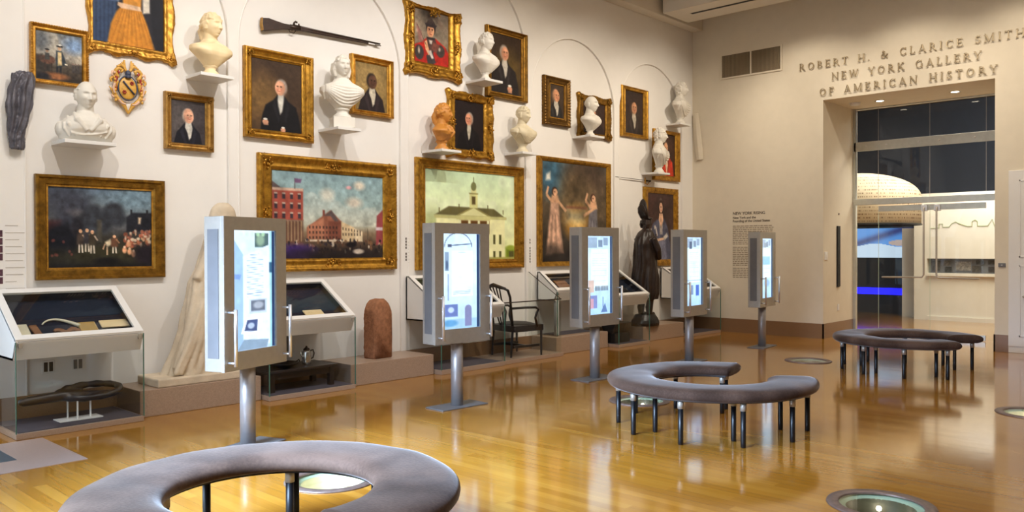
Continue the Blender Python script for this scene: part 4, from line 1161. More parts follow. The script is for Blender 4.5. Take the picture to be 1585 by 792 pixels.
# --- painters -----------------------------------------------------------------
def bust_portrait(bg, head, hr, skin, hair, coat, cravat=(232, 226, 212), turn=0.1, glow_=None, hands=None, shoulders=0.36, seed=3, hairtop=True, chest=None):
    """generic half-length sitter: backdrop, shoulders, cravat, head with hair"""
    def art(w, h, nx):
        p = Paint(w, h, nx, bg, seed)
        n = p.noise(0.0, 3)
        if glow_: p.ell(glow_[0], glow_[1], glow_[2], glow_[3], glow_[4], 1.2, 0, 0.75)
        p.noise(0.05, 5)
        cx, cy = head; A = 1 / p.asp
        ry = hr; rx = hr * 0.76 * p.asp
        sh = cy + hr * 1.75
        s = shoulders
        p.poly([(cx - rx * 0.7, cy + hr * 1.0), (cx + rx * 0.7, cy + hr * 1.0), (cx + rx * 1.5, sh), (cx + s * 0.85, sh + hr * 0.7), (cx + s * 1.05, sh + hr * 2.6), (cx + s * 1.15, 1.02), (cx - s * 1.15, 1.02), (cx - s * 1.05, sh + hr * 2.4), (cx - s * 0.85, sh + hr * 0.8), (cx - rx * 1.5, sh)], coat, 0.03)
        c2 = np.array(coat) * 1.5 + 6
        p.poly([(cx - rx * 1.2, sh + hr * 0.1), (cx - rx * 0.2, sh + hr * 2.8), (cx - rx * 0.5, sh + hr * 3), (cx - rx * 1.7, sh + hr * 0.8)], c2, 0.03, 0.6)
        p.poly([(cx + rx * 1.2, sh + hr * 0.1), (cx + rx * 0.6, sh + hr * 2.8), (cx + rx * 1.0, sh + hr * 3), (cx + rx * 1.8, sh + hr * 0.8)], c2, 0.03, 0.5)
        if chest: p.poly([(cx - rx * 0.6, sh), (cx + rx * 0.8, sh), (cx + rx * 0.55, sh + hr * 3.2), (cx - rx * 0.1, sh + hr * 3.2)], chest, 0.03)
        tx = turn * rx * 1.2
        p.poly([(cx - rx * 0.55, cy + hr * 0.85), (cx + rx * 0.6, cy + hr * 0.85), (cx + rx * 0.75 + tx, sh + hr * 0.1), (cx + rx * 0.42 + tx, sh + hr * 1.5), (cx + tx, sh + hr * 1.9), (cx - rx * 0.35 + tx, sh + hr * 0.8), (cx - rx * 0.7, sh)], np.array(cravat) * .86, 0.035)
        p.ell(cx - tx * 0.6, cy - hr * 0.10, rx * 1.14, ry * 1.06, np.array(hair) * .82, 0.35)
        if not hairtop: p.ell(cx, cy - hr * 0.25, rx * 0.98, ry * 0.95, np.array(skin) * 1.02, 0.3)
        p.ell(cx + tx, cy + hr * 0.06, rx, ry, skin, 0.22)
        sk = np.array(skin, float)
        p.ell(cx + tx - turn * rx * 4, cy + hr * 0.1, rx * 0.75, ry * 0.9, sk * 0.72, 0.9, 0, 0.5)
        p.ell(cx + tx, cy - hr * 0.35, rx * 0.6, ry * 0.3, sk * 1.12, 0.9, 0, 0.6)
        for q in (-1, 1):
            ex = cx + tx * 1.7 + q * rx * 0.36
            p.ell(ex, cy - hr * 0.10, rx * 0.2, ry * 0.07, sk * 0.42, 0.8); p.ell(ex, cy - hr * 0.22, rx * 0.24, ry * 0.05, sk * 0.55, 0.9)
            p.ell(ex, cy + hr * 0.28, rx * 0.24, ry * 0.2, np.array((206, 120, 96)) * (sk.mean() / 190), 1.0, 0, 0.5)
        p.poly([(cx + tx * 2.0, cy - hr * 0.15), (cx + tx * 2.4 + rx * 0.14, cy + hr * 0.26), (cx + tx * 2 - rx * 0.12, cy + hr * 0.26)], sk * 0.84, 0.03)
        p.ell(cx + tx * 1.9, cy + hr * 0.5, rx * 0.28, ry * 0.055, (156, 74, 62) if sk.mean() > 120 else sk * 0.6, 0.7)
        p.ell(cx + tx * 1.5, cy + hr * 0.8, rx * 0.3, ry * 0.12, sk * 0.9, 0.9)
        if hands:
            for hx, hy, hw_, hh in hands:
                p.ell(hx, hy, hw_, hh, sk * 0.95, 0.4); p.ell(hx, hy - hh * 1.1, hw_ * 0.7, hh * 0.4, cravat, 0.4)
                for i in range(4): p.line(hx - hw_ * .6 + i * hw_ * .4, hy, hx - hw_ * .5 + i * hw_ * .42, hy + hh * 1.3, 0.018, sk * (0.8 + .06 * i))
        return p.glaze(0.05, 18)
    return art


def art_lady_ochre(w, h, nx):
    p = Paint(w, h, nx, (36, 36, 44), 5)
    p.rect(0, 0.30, 0.33, 1.0, (44, 62, 92), 0.03)
    for i in range(6): p.line(0.03 + i * 0.055, 0.62, 0.02 + i * 0.055, 1.0, 0.02, (56, 76, 108), 0.35); p.line(0.055 + i * 0.055, 0.62, 0.05 + i * 0.055, 1.0, 0.014, (34, 46, 70), 0.4)
    p.rect(0, 0.60, 0.36, 0.66, (70, 92, 124), 0.02); p.rect(0.55, 0, 1, 0.5, (46, 50, 44), 0.2)
    p.poly([(0.40, 0.685), (0.68, 0.70), (0.76, 0.80), (0.86, 1.0), (0.20, 1.0), (0.25, 0.84), (0.33, 0.735)], (196, 128, 42), 0.03)
    for i in range(9):
        x = 0.42 + i * 0.03; p.line(x, 0.70, 0.24 + i * 0.075, 1.0, 0.016, (160, 98, 30), 0.35); p.line(x + .012, 0.70, 0.275 + i * 0.075, 1.0, 0.014, (214, 150, 62), 0.3)
    p.poly([(0.40, 0.40), (0.70, 0.40), (0.67, 0.70), (0.42, 0.69)], (206, 140, 54), 0.03)
    p.poly([(0.30, 0.42), (0.42, 0.4), (0.42, 0.62), (0.35, 0.645), (0.28, 0.62)], (222, 214, 196), 0.03); p.poly([(0.69, 0.4), (0.80, 0.46), (0.80, 0.70), (0.70, 0.715)], (214, 206, 190), 0.03)
    p.poly([(0.35, 0.66), (0.66, 0.665), (0.68, 0.70), (0.40, 0.705), (0.34, 0.685)], (224, 186, 152), 0.02)
    p.ell(0.54, 0.2, 0.10, 0.075, (226, 184, 150), 0.2); p.ell(0.54, 0.15, 0.13, 0.07, (60, 44, 34), 0.3); p.ell(0.54, 0.21, 0.085, 0.065, (226, 184, 150), 0.2)
    p.poly([(0.42, 0.33), (0.66, 0.33), (0.7, 0.45), (0.4, 0.45)], (226, 190, 158), 0.03)
    p.poly([(0.80, 0.3), (1, 0.3), (1, 1), (0.9, 1), (0.82, 0.8)], (24, 26, 34), 0.05)
    return p.glaze(0.05, 20)


def art_rider(w, h, nx):
    p = Paint(w, h, nx, (120, 120, 116), 6)
    p.vgrad([(0, (104, 108, 110)), (0.3, (150, 148, 142)), (0.55, (146, 138, 126)), (0.62, (92, 84, 74)), (0.8, (66, 58, 50)), (1, (46, 42, 40))])
    n = p.noise(0, 3); p.mix(np.clip(n, 0, 1) * 0.5 * (p.V < 0.6), (196, 186, 166)); p.ell(0.85, 0.22, 0.25, 0.16, (124, 150, 184), 1.0); p.ell(0.1, 0.2, 0.2, 0.2, (92, 96, 100), 1.0)
    p.poly([(0, 0.5), (0.14, 0.48), (0.2, 0.56), (0.3, 0.6), (0.3, 0.85), (0, 0.8)], (52, 48, 44), 0.06)
    p.ell(0.25, 0.58, 0.17, 0.09, (96, 66, 54), 0.3); p.ell(0.1, 0.56, 0.08, 0.05, (70, 54, 46), 0.4); p.line(0.2, 0.64, 0.2, 0.8, 0.03, (60, 48, 42)); p.line(0.34, 0.64, 0.34, 0.8, 0.03, (60, 48, 42))
    p.poly([(0.20, 0.44), (0.29, 0.44), (0.30, 0.58), (0.19, 0.58)], (62, 62, 60), 0.03); p.ell(0.245, 0.40, 0.032, 0.035, (150, 122, 100), 0.3); p.ell(0.245, 0.37, 0.05, 0.018, (40, 38, 38), 0.3)
    p.poly([(0.44, 0.37), (0.56, 0.37), (0.62, 0.5), (0.66, 0.66), (0.57, 0.66), (0.54, 0.72), (0.45, 0.72), (0.42, 0.55)], (46, 54, 62), 0.03)
    p.poly([(0.47, 0.40), (0.55, 0.39), (0.56, 0.66), (0.47, 0.68)], (208, 184, 136), 0.03); p.ell(0.51, 0.32, 0.036, 0.042, (206, 166, 132), 0.2); p.ell(0.51, 0.275, 0.075, 0.02, (34, 34, 36), 0.2); p.ell(0.52, 0.245, 0.035, 0.02, (226, 224, 216), 0.3)
    p.line(0.46, 0.70, 0.45, 0.9, 0.045, (36, 36, 40)); p.line(0.53, 0.70, 0.53, 0.88, 0.045, (36, 36, 40)); p.line(0.62, 0.63, 0.68, 0.635, 0.03, (226, 216, 190))
    p.ell(0.42, 0.9, 0.28, 0.07, (142, 92, 58), 0.8); p.ell(0.15, 0.93, 0.16, 0.08, (34, 34, 40), 0.7)
    for x in (0.80, 0.86, 0.92): p.poly([(x - .02, 0.62), (x + .02, 0.62), (x + .025, 0.78), (x - .025, 0.78)], (66, 62, 62), 0.03); p.ell(x, 0.6, 0.018, 0.02, (120, 100, 90), 0.4)
    return p.glaze(0.09, 16)


def art_night_crowd(w, h, nx):
    p = Paint(w, h, nx, (60, 64, 74), 7)
    p.vgrad([(0, (84, 100, 118)), (0.25, (108, 118, 124)), (0.5, (92, 94, 98)), (0.62, (56, 54, 50)), (0.8, (52, 50, 36)), (1, (20, 22, 30))])
    n = p.noise(0, 3); p.mix(np.clip(n * 0.8, 0, 1) * (p.V < 0.55), (62, 66, 78)); p.ell(0.28, 0.33, 0.12, 0.05, (168, 160, 156), 1.0, 0.3, 0.8); p.ell(0.85, 0.12, 0.3, 0.16, (116, 142, 158), 1.0, 0, 0.8)
    p.ell(0.15, 0.18, 0.22, 0.2, (58, 60, 72), 0.9, 0, 0.8)
    for x, y, r in ((0.62, 0.28, 0.09), (0.55, 0.34, 0.08), (0.66, 0.38, 0.08), (0.42, 0.32, 0.09), (0.36, 0.42, 0.09), (0.5, 0.45, 0.1)): p.ell(x, y, r, r * 1.2, (54, 58, 66), 0.6)
    p.rect(0.455, 0.40, 0.50, 0.68, (82, 78, 70), 0.02)
    p.poly([(0.74, 0.36), (0.80, 0.30), (1, 0.30), (1, 0.55), (0.74, 0.55)], (36, 38, 46), 0.02); p.rect(0.78, 0.26, 0.80, 0.34, (36, 38, 46)); p.rect(0.94, 0.26, 0.96, 0.34, (36, 38, 46))
    p.rect(0.0, 0.42, 0.12, 0.58, (92, 52, 52), 0.05); p.ell(0.12, 0.70, 0.16, 0.26, (24, 26, 34), 0.5); p.ell(0.27, 0.50, 0.05, 0.12, (36, 36, 42), 0.6)
    p.rect(0.0, 0.78, 1, 0.94, (58, 56, 40), 0.1, 0.6); p.ell(0.55, 0.92, 0.12, 0.05, (24, 24, 26), 0.7)
    rg = random.Random(4)
    def man(x, y, s, c1, c2, legs=(222, 210, 192)):
        p.line(x - .012, y + .09 * s, x - .014, y + .2 * s, 0.014, legs); p.line(x + .012, y + .09 * s, x + .018, y + .2 * s, 0.014, legs)
        p.poly([(x - .03, y - .04 * s), (x + .03, y - .04 * s), (x + .035, y + .1 * s), (x - .035, y + .1 * s)], c1, 0.02); p.ell(x, y - .065 * s, 0.016, 0.024 * s, (214, 168, 132), 0.3)
        p.line(x + .02, y - .02 * s, x + .05, y + .04 * s, 0.014, c2)
    man(0.30, 0.61, 1, (74, 62, 56), (190, 160, 130)); man(0.36, 0.6, 1, (60, 58, 64), (186, 150, 120)); man(0.41, 0.62, 1, (66, 58, 48), (200, 180, 160))
    p.poly([(0.53, 0.68), (0.58, 0.64), (0.61, 0.70), (0.55, 0.74)], (216, 200, 168), 0.02); p.line(0.55, 0.74, 0.55, 0.84, 0.015, (200, 170, 140)); p.line(0.53, 0.7, 0.51, 0.77, 0.013, (206, 166, 132)); man(0.62, 0.66, 0.8, (110, 76, 58), (160, 120, 90))
    for i in range(70):
        x = rg.uniform(0.72, 0.98); y = rg.uniform(0.52, 0.72) + (0.98 - x) * 0.1
        c = rg.choice([(206, 128, 92), (222, 176, 140), (180, 96, 72), (226, 206, 180), (150, 88, 70), (120, 80, 74)])
        p.ell(x, y, rg.uniform(.006, .02), rg.uniform(.012, .035), c, 0.6, 0, 0.8)
    for x, y in ((0.72, 0.78), (0.77, 0.80), (0.81, 0.83), (0.76, 0.7)): p.ell(x, y, 0.022, 0.04, (216, 160, 122), 0.6); p.ell(x, y - .04, 0.012, 0.016, (226, 190, 160), 0.4)
    p.ell(0.93, 0.84, 0.12, 0.13, (34, 30, 38), 0.7); p.poly([(0.86, 0.36), (0.89, 0.36), (0.88, 0.44), (0.86, 0.44)], (214, 190, 160), 0.02)
    for i in range(8): p.ell(rg.uniform(.03, .22), rg.uniform(.6, .85), .012, .018, (120, 66, 60), .6, 0, .7)
    return p.glaze(0.09, 22)


def art_street(w, h, nx):
    p = Paint(w, h, nx, (150, 180, 190), 8)
    p.vgrad([(0, (132, 160, 168)), (0.35, (152, 176, 176)), (0.60, (186, 190, 172)), (0.70, (140, 120, 96)), (0.82, (86, 70, 58)), (1, (44, 38, 38))])
    n = p.noise(0, 3); p.mix(np.clip(n - .35, 0, .4) * (p.V < 0.62), (204, 206, 196))
    p.ell(0.77, 0.12, 0.05, 0.05, (222, 214, 196), .9); p.ell(0.67, 0.15, 0.025, 0.02, (232, 176, 180), .9); p.ell(0.47, 0.25, 0.06, 0.07, (206, 208, 196), 1); p.ell(0.72, 0.33, 0.07, 0.06, (216, 208, 192), 1)
    p.rect(-0.02, 0.20, 0.26, 0.56, (160, 80, 68), 0.01); p.poly([(-0.02, 0.20), (0.0, 0.12), (0.08, 0.20)], (96, 84, 84), 0.01); p.rect(-0.02, 0.195, 0.26, 0.225, (206, 176, 156), 0.01)
    for r in range(3):
        for c in range(4): p.rect(0.02 + c * .065, 0.25 + r * .11, 0.045 + c * .065, 0.32 + r * .11, (60, 52, 60), .008); p.rect(0.02 + c * .065, 0.25 + r * .11, 0.045 + c * .065, 0.265 + r * .11, (216, 190, 170), .008)
    p.line(0.19, 0.08, 0.19, 0.2, 0.008, (90, 84, 84)); p.poly([(0.19, 0.08), (0.25, 0.085), (0.24, 0.13), (0.19, 0.13)], (110, 84, 116), .01)
    p.rect(0.0, 0.56, 0.26, 0.84, (110, 80, 66), .02)
    for c in range(9): p.line(0.02 + c * .028, 0.57, 0.02 + c * .028, 0.8, .008, (196, 170, 130), .7)
    p.poly([(0.29, 0.64), (0.50, 0.43), (0.60, 0.56), (0.60, 0.80), (0.29, 0.80)], (150, 96, 76), .012); p.poly([(0.30, 0.62), (0.44, 0.52), (0.44, 0.80), (0.30, 0.80)], (176, 118, 92), .012); p.rect(0.43, 0.43, 0.45, 0.5, (120, 66, 56)); p.poly([(0.44, 0.5), (0.51, 0.43), (0.58, 0.56), (0.55, 0.58), (0.5, 0.5)], (92, 80, 80), .012)
    p.rect(0.48, 0.56, 0.60, 0.80, (124, 74, 60), .012); p.poly([(0.60, 0.56), (0.72, 0.63), (0.72, 0.80), (0.60, 0.80)], (214, 190, 150), .012); p.poly([(0.72, 0.64), (0.80, 0.68), (0.80, 0.8), (0.72, 0.8)], (222, 204, 170), .012)
    for r in range(3):
        for c in range(9): p.rect(0.31 + c * .03, 0.62 + r * .06, 0.322 + c * .03, 0.65 + r * .06, (60, 46, 44), .006)
    for c in range(7): p.rect(0.61 + c * .027, 0.63 + c * .006, 0.62 + c * .027, 0.66 + c * .006, (90, 76, 66), .006); p.rect(0.61 + c * .027, 0.70, 0.62 + c * .027, 0.73, (90, 76, 66), .006)
    p.rect(0.28, 0.78, 0.62, 0.80, (226, 214, 190), .01)
    p.poly([(0.94, 0.48), (1.0, 0.40), (1.02, 0.84), (0.93, 0.84)], (150, 72, 76), .012); p.rect(0.93, 0.62, 1.0, 0.66, (206, 190, 196), .01); p.line(0.85, 0.64, 0.85, 0.78, .006, (80, 70, 60))
    rg = random.Random(9)
    for i in range(120):
        x = rg.random(); y = rg.uniform(0.78, 0.93)
        p.ell(x, y, rg.uniform(.005, .014), rg.uniform(.012, .03), rg.choice([(36, 32, 36), (92, 62, 48), (206, 192, 170), (52, 48, 60), (130, 96, 70), (28, 26, 30)]), .5, 0, .9)
    p.ell(0.2, 0.92, 0.16, 0.08, (66, 40, 130), .9, 0, .75); p.ell(0.55, 0.95, 0.5, 0.07, (34, 30, 32), .9, 0, .7); p.ell(0.76, 0.92, .05, .03, (196, 184, 170), .6); p.ell(0.69, 0.84, .05, .03, (26, 24, 28), .5)
    return p.glaze(0.06, 24)


def art_hall(w, h, nx):
    p = Paint(w, h, nx, (216, 234, 190), 10)  # spotlit brightness mixed into the picture's own pigments
    p.vgrad([(0, (196, 222, 186)), (0.3, (222, 240, 194)), (0.7, (234, 242, 190)), (1, (226, 232, 150))])
    n = p.noise(0, 3); p.mix(np.clip(n, 0, .35) * (p.V < .5), (236, 246, 216)); p.ell(.08, .7, .12, .25, (150, 160, 90), 1.0, 0, .5)
    wall = (240, 240, 184); dk = (112, 104, 56)
    p.poly([(0.10, 0.50), (0.25, 0.40), (0.75, 0.41), (0.90, 0.52)], (104, 98, 62), .01); p.rect(0.12, 0.51, 0.88, 1.02, wall, .008)
    p.rect(0.10, 0.50, 0.90, 0.535, (196, 194, 132), .008)
    p.poly([(0.34, 0.50), (0.52, 0.40), (0.70, 0.50)], (222, 222, 164), .01); p.line(0.34, 0.50, 0.52, 0.40, .012, (150, 144, 84)); p.line(0.52, 0.40, 0.70, 0.50, .012, (150, 144, 84)); p.rect(0.33, 0.50, 0.71, 0.545, (206, 204, 140), .008)
    p.rect(0.36, 0.55, 0.70, 0.70, (120, 84, 40), .008); 
    for c in range(4): p.rect(0.355 + c * .105, 0.55, 0.38 + c * .105, 1.0, (232, 234, 190), .008)
    for c in range(3): p.rect(0.39 + c * .105, 0.56, 0.45 + c * .105, 0.60, (96, 66, 32), .008)
    p.rect(0.475, 0.25, 0.565, 0.41, (216, 216, 150), .008); p.rect(0.50, 0.28, 0.54, 0.37, (92, 78, 44), .012); p.rect(0.49, 0.17, 0.55, 0.25, (222, 222, 160), .008); p.ell(0.52, 0.165, 0.03, 0.05, (120, 124, 80), .2); p.line(0.52, 0.06, 0.52, 0.13, .008, (96, 100, 60))
    p.rect(0.47, 0.24, 0.57, 0.255, (150, 144, 86), .006)
    for x in (0.15, 0.27, 0.36, 0.68, 0.75, 0.86): p.line(x, 0.37 if .3 < x < .7 else 0.42, x, 0.47, .01, (104, 96, 52))
    for r in range(2):
        for x in (0.17, 0.25, 0.755, 0.825): p.rect(x - .013, 0.72 + r * .19 - .01, x + .013, 0.84 + r * .19 - .02, (84, 84, 44), .008)
        for x in (0.42, 0.52, 0.63): p.rect(x - .015, 0.72 + r * .19, x + .015, 0.85 + r * .19, (110, 100, 56), .008)
    p.rect(0.89, 0.86, 1.0, 1.0, (120, 140, 40), .03); p.rect(0.93, 0.9, 0.99, 1, (86, 84, 44), .01); p.ell(0.95, .86, .05, .03, (150, 168, 60), .6)
    p.line(0.0, 0.985, 1, 0.985, .02, (170, 166, 90))
    return p.glaze(0.03, 14)


def art_two_women(w, h, nx):
    p = Paint(w, h, nx, (76, 62, 50), 11)
    p.vgrad([(0, (70, 84, 88)), (0.2, (98, 84, 64)), (0.5, (92, 78, 60)), (0.8, (56, 50, 44)), (1, (44, 40, 40))])
    p.ell(0.15, 0.15, 0.2, 0.2, (58, 92, 112), .9); p.ell(0.7, 0.1, 0.35, 0.22, (72, 58, 48), 1.0); p.ell(0.5, 0.3, .25, .2, (104, 86, 60), 1, 0, .8); p.noise(0.12, 4)
    p.ell(0.52, 0.60, 0.17, 0.15, (226, 164, 70), 1.1, 0, .95); p.ell(0.52, 0.6, 0.09, 0.08, (242, 206, 130), 1.2, 0, .8); p.rect(0.35, 0.435, 0.68, 0.46, (122, 72, 48), .02); p.rect(0.35, 0.47, .65, .6, (110, 122, 122), .1, .6)
    p.poly([(0.06, 0.13), (0.12, 0.10), (0.12, 0.18), (0.05, 0.19)], (206, 206, 196), .03)
    def woman(x, top, dress, sx=1):
        p.poly([(x - .05, top + .10), (x + .06, top + .10), (x + .07, top + .3), (x + .13, top + .64), (x - .13, top + .66), (x - .08, top + .3)], dress, .03)
        for i in range(6): p.line(x - .05 + i * .02, top + .26, x - .11 + i * .045, top + .64, .014, np.array(dress) * (.72 if i % 2 else 1.14), .6)
        p.poly([(x - .04, top + .06), (x + .05, top + .06), (x + .07, top + .14), (x - .06, top + .14)], (214, 166, 130), .02)
        p.ell(x, top + .025, .042, .045, (70, 44, 34), .3); p.ell(x + .01, top + .035, .032, .038, (220, 172, 136), .2)
        p.ell(x - .0, top + .03, .012, .008, (110, 70, 52), .6)
        p.line(x + .05, top + .12, x + .17 * sx, top + .22, .03, (216, 170, 132)); p.line(x - .05, top + .12, x - .12, top + .06, .03, (212, 164, 126)); p.line(x - .12, top + .06, x - .09, top - .02, .026, (214, 166, 130))
    woman(0.18, 0.27, (206, 164, 138)); woman(0.78, 0.31, (120, 116, 122), -0.9)
    p.ell(0.12, 0.9, 0.2, 0.08, (52, 46, 42), .8, 0, .7); p.ell(0.74, 0.85, .25, .1, (40, 40, 46), .9, 0, .6)
    return p.glaze(0.09, 16)


def art_lady_blue(w, h, nx):
    p = Paint(w, h, nx, (62, 44, 42), 12)
    p.noise(0.12, 3); p.rect(0, 0, 0.3, 1, (78, 50, 46), .3, .6)
    p.poly([(0.34, 0.40), (0.64, 0.38), (0.78, 0.52), (0.86, 0.74), (0.92, 1.02), (0.05, 1.02), (0.08, 0.62), (0.2, 0.45)], (82, 84, 106), .04)
    p.poly([(0.42, 0.38), (0.58, 0.38), (0.56, 0.62), (0.46, 0.62)], (168, 160, 158), .03); p.poly([(0.30, 0.72), (0.68, 0.70), (0.72, 1.0), (0.25, 1.0)], (118, 120, 142), .05)
    p.poly([(0.44, 0.30), (0.57, 0.30), (0.60, 0.40), (0.51, 0.52), (0.42, 0.40)], (216, 174, 144), .02)
    p.ell(0.50, 0.19, 0.075, 0.085, (54, 36, 30), .3); p.ell(0.505, 0.21, 0.062, 0.082, (218, 172, 142), .2); p.ell(0.5, 0.09, 0.05, 0.025, (86, 74, 66), .4)
    for q in (-1, 1): p.ell(0.512 + q * .026, 0.2, .013, .008, (88, 54, 44), .6)
    p.ell(.512, .25, .02, .007, (170, 80, 70), .6); p.ell(.505, .12, .06, .02, (60, 40, 34), .4)
    p.line(0.12, 0.56, 0.30, 0.50, .07, (206, 196, 186)); p.line(0.30, 0.51, 0.36, 0.64, .05, (196, 188, 184)); p.line(0.30, 0.71, 0.62, 0.68, .055, (220, 182, 152)); p.line(0.62, 0.68, 0.76, 0.62, .09, (206, 200, 194)); p.line(0.2, 0.5, 0.14, 0.75, .09, (66, 68, 88))
    return p.glaze(0.07, 14)


def art_soldier(w, h, nx):
    p = Paint(w, h, nx, (120, 106, 90), 13)
    p.vgrad([(0, (104, 92, 80)), (.5, (142, 128, 108)), (1, (96, 74, 60))]); p.noise(.10, 3)
    p.poly([(-.02, 0.70), (0.2, 0.62), (0.35, 0.52), (0.62, 0.50), (0.9, 0.62), (1.02, 0.75), (1.02, 1.02), (-.02, 1.02)], (176, 36, 28), .03)
    p.ell(0.14, 0.82, 0.13, 0.14, (58, 52, 52), .25); p.ell(0.13, 0.78, .03, .06, (196, 180, 160), .9, 0, .8); p.ell(0.76, 0.72, 0.13, 0.12, (64, 56, 52), .25); p.ell(.73, .69, .03, .04, (206, 190, 170), .9, 0, .8)
    p.poly([(0.36, 0.50), (0.60, 0.50), (0.68, 0.66), (0.52, 0.80), (0.34, 0.66)], (84, 58, 52), .03); p.poly([(0.42, 0.55), (0.52, 0.55), (0.5, 0.62), (0.44, 0.62)], (206, 196, 184), .03); p.poly([(0.55, 0.58), (.75, .60), (.62, .78), (.5, .7)], (120, 70, 60), .04)
    p.poly([(0.34, 0.86), (0.52, 0.74), (0.62, 0.96), (0.5, 1.02), (0.38, 1.0)], (60, 54, 56), .03); p.poly([(0.28, 0.60), (0.36, 0.56), (0.40, 0.68), (0.46, 0.82), (0.40, 0.84), (0.32, 0.74)], (226, 168, 124), .02); p.poly([(0.38, 0.76), (.48, .74), (.56, .88), (.5, .9)], (196, 186, 176), .03)
    p.line(0.08, 0.30, 0.34, 0.66, .012, (66, 46, 40)); p.poly([(0.05, 0.28), (0.2, 0.42), (0.26, 0.62), (0.12, 0.60)], (150, 100, 92), .05, .8)
    p.ell(0.48, 0.31, 0.14, 0.15, (46, 34, 30), .25); p.ell(0.47, 0.37, 0.105, 0.125, (222, 164, 122), .2); p.ell(.44, .40, .06, .09, (180, 116, 84), .9, 0, .5)
    p.poly([(0.36, 0.50), (0.60, 0.49), (0.58, 0.53), (0.38, 0.54)], (40, 36, 40), .02)
    for q in (-1, 1): p.ell(0.475 + q * .042, 0.355, .02, .010, (66, 40, 32), .5); p.ell(0.475 + q * .042, .335, .028, .008, (60, 38, 30), .6)
    p.ell(.478, .44, .035, .01, (160, 76, 62), .6); p.poly([(.475, .36), (.5, .405), (.455, .405)], (190, 128, 96), .02)
    p.poly([(0.30, 0.24), (0.66, 0.24), (0.62, 0.30), (0.34, 0.30)], (50, 42, 44), .03); p.poly([(0.34, 0.24), (0.5, 0.12), (0.62, 0.24)], (64, 52, 50), .03)
    for i, (x, y) in enumerate(((.40, .12), (.5, .06), (.62, .10), (.70, .16), (.76, .22))): p.ell(x, y, .09, .05, (72 + 10 * i, 62 + 8 * i, 56 + 6 * i), .9, .6, .8)
    return p.glaze(.07, 14)


def art_redcoat(w, h, nx):
    p = Paint(w, h, nx, (70, 46, 36), 14)
    p.noise(.1, 3)
    p.poly([(0.30, 0.52), (0.66, 0.52), (0.86, 0.66), (0.95, 1.02), (-.02, 1.02), (0.05, 0.66)], (196, 58, 38), .04)
    p.poly([(0.42, 0.50), (0.60, 0.50), (0.62, 0.7), (0.56, 0.98), (0.5, 0.8)], (226, 196, 166), .03); p.line(.66, .6, .62, 1.0, .03, (110, 56, 40))
    p.ell(.5, .30, .13, .14, (96, 84, 74), .3); p.ell(.52, .33, .105, .13, (222, 168, 130), .2)
    for q in (-1, 1): p.ell(.54 + q * .045, .31, .02, .01, (80, 48, 38), .5)
    p.ell(.545, .40, .035, .01, (160, 80, 66), .6); p.ell(.555, .36, .02, .03, (196, 136, 104), .7)
    return p.glaze(.06, 12)


# --- the pictures -------------------------------------------------------------
P = picture
P('framed_painting', 'painting of a woman in an ochre dress, cut off by the top edge', 'painting', (136, -150), (272, 99), (144.5, -138), (256, 79.5), art_lady_ochre, 'goldbright',
  [(0, 0), (0, 0.03), (0.12, 0.05), (0.3, 0.05), (0.5, 0.035), (0.72, 0.03), (0.85, 0.045), (1, 0.03), (1, 0.012)], 60, rip_rococo(3, 0.030, 1), 2, 0.0, 110)
P('framed_painting', 'small gilt-framed painting of an officer in a dark landscape, beside the lead fragment', 'painting', (47.6, 32.2), (138, 137.3), (57.4, 44), (129.4, 129.5), art_rider, 'goldbright', COVE, 90, rip_bead(22, 0.007), 0, 0, 110)
P('framed_portrait', 'small portrait of a white-haired man in a navy coat, right of the coat of arms', 'portrait', (256.2, 139.9), (331.7, 235.8), (267.7, 152), (320.2, 224.3),
  bust_portrait((62, 56, 58), (0.50, 0.36), 0.15, (222, 168, 138), (206, 200, 190), (26, 26, 34), (232, 228, 216), 0.12, (0.2, 0.5, 0.4, 0.5, (92, 86, 84)), None, 0.40, 21, False), 'goldpale', COVE, 1, None, 1, 0, 90)
P('framed_painting', 'large dark painting of a night-time crowd under trees, above the nearest display case', 'painting', (55.5, 268.2), (257, 428.5), (75, 286.4), (238.2, 412.6), art_night_crowd, 'golddark', FLAT, 1, None, 0, 0, 170, 'goldbright')
P('framed_portrait', 'portrait of a seated grey-haired man in black holding papers, below the long gun', 'portrait', (379.2, 69.1), (486.6, 221.9), (392, 87), (469.8, 206.8),
  (lambda base: (lambda w, h, nx: (lambda a: a)(base(w, h, nx))))(
      bust_portrait((66, 50, 38), (0.58, 0.37), 0.105, (222, 164, 132), (190, 184, 176), (22, 22, 26), (230, 228, 216), -0.16, (0.2, 0.55, 0.35, 0.3, (136, 104, 60)), [(0.27, 0.88, 0.06, 0.035), (0.62, 0.97, 0.05, 0.03)], 0.36, 22)), 'gold', COVE, 1, None, 1, 0, 110)
P('framed_portrait', 'portrait of a dark-skinned man in a black coat and white cravat', 'portrait', (544.7, 81.6), (609.8, 184.1), (553, 93), (602, 174.9),
  bust_portrait((126, 104, 62), (0.52, 0.37), 0.145, (92, 62, 46), (30, 24, 22), (38, 30, 32), (222, 212, 188), 0.14, (0.4, 0.35, 0.5, 0.4, (164, 136, 84)), None, 0.40, 23), 'goldbright', COVE, 1, None, 0, 0, 90)
P('framed_painting', 'wide painting of a busy street of brick houses under a blue sky', 'painting', (400.7, 235.1), (615.4, 416.3), (423.7, 262), (595.7, 398.3), art_street, 'gold', COVE, 80, rip_bead(30, 0.0025), 2, -0.012, 180)
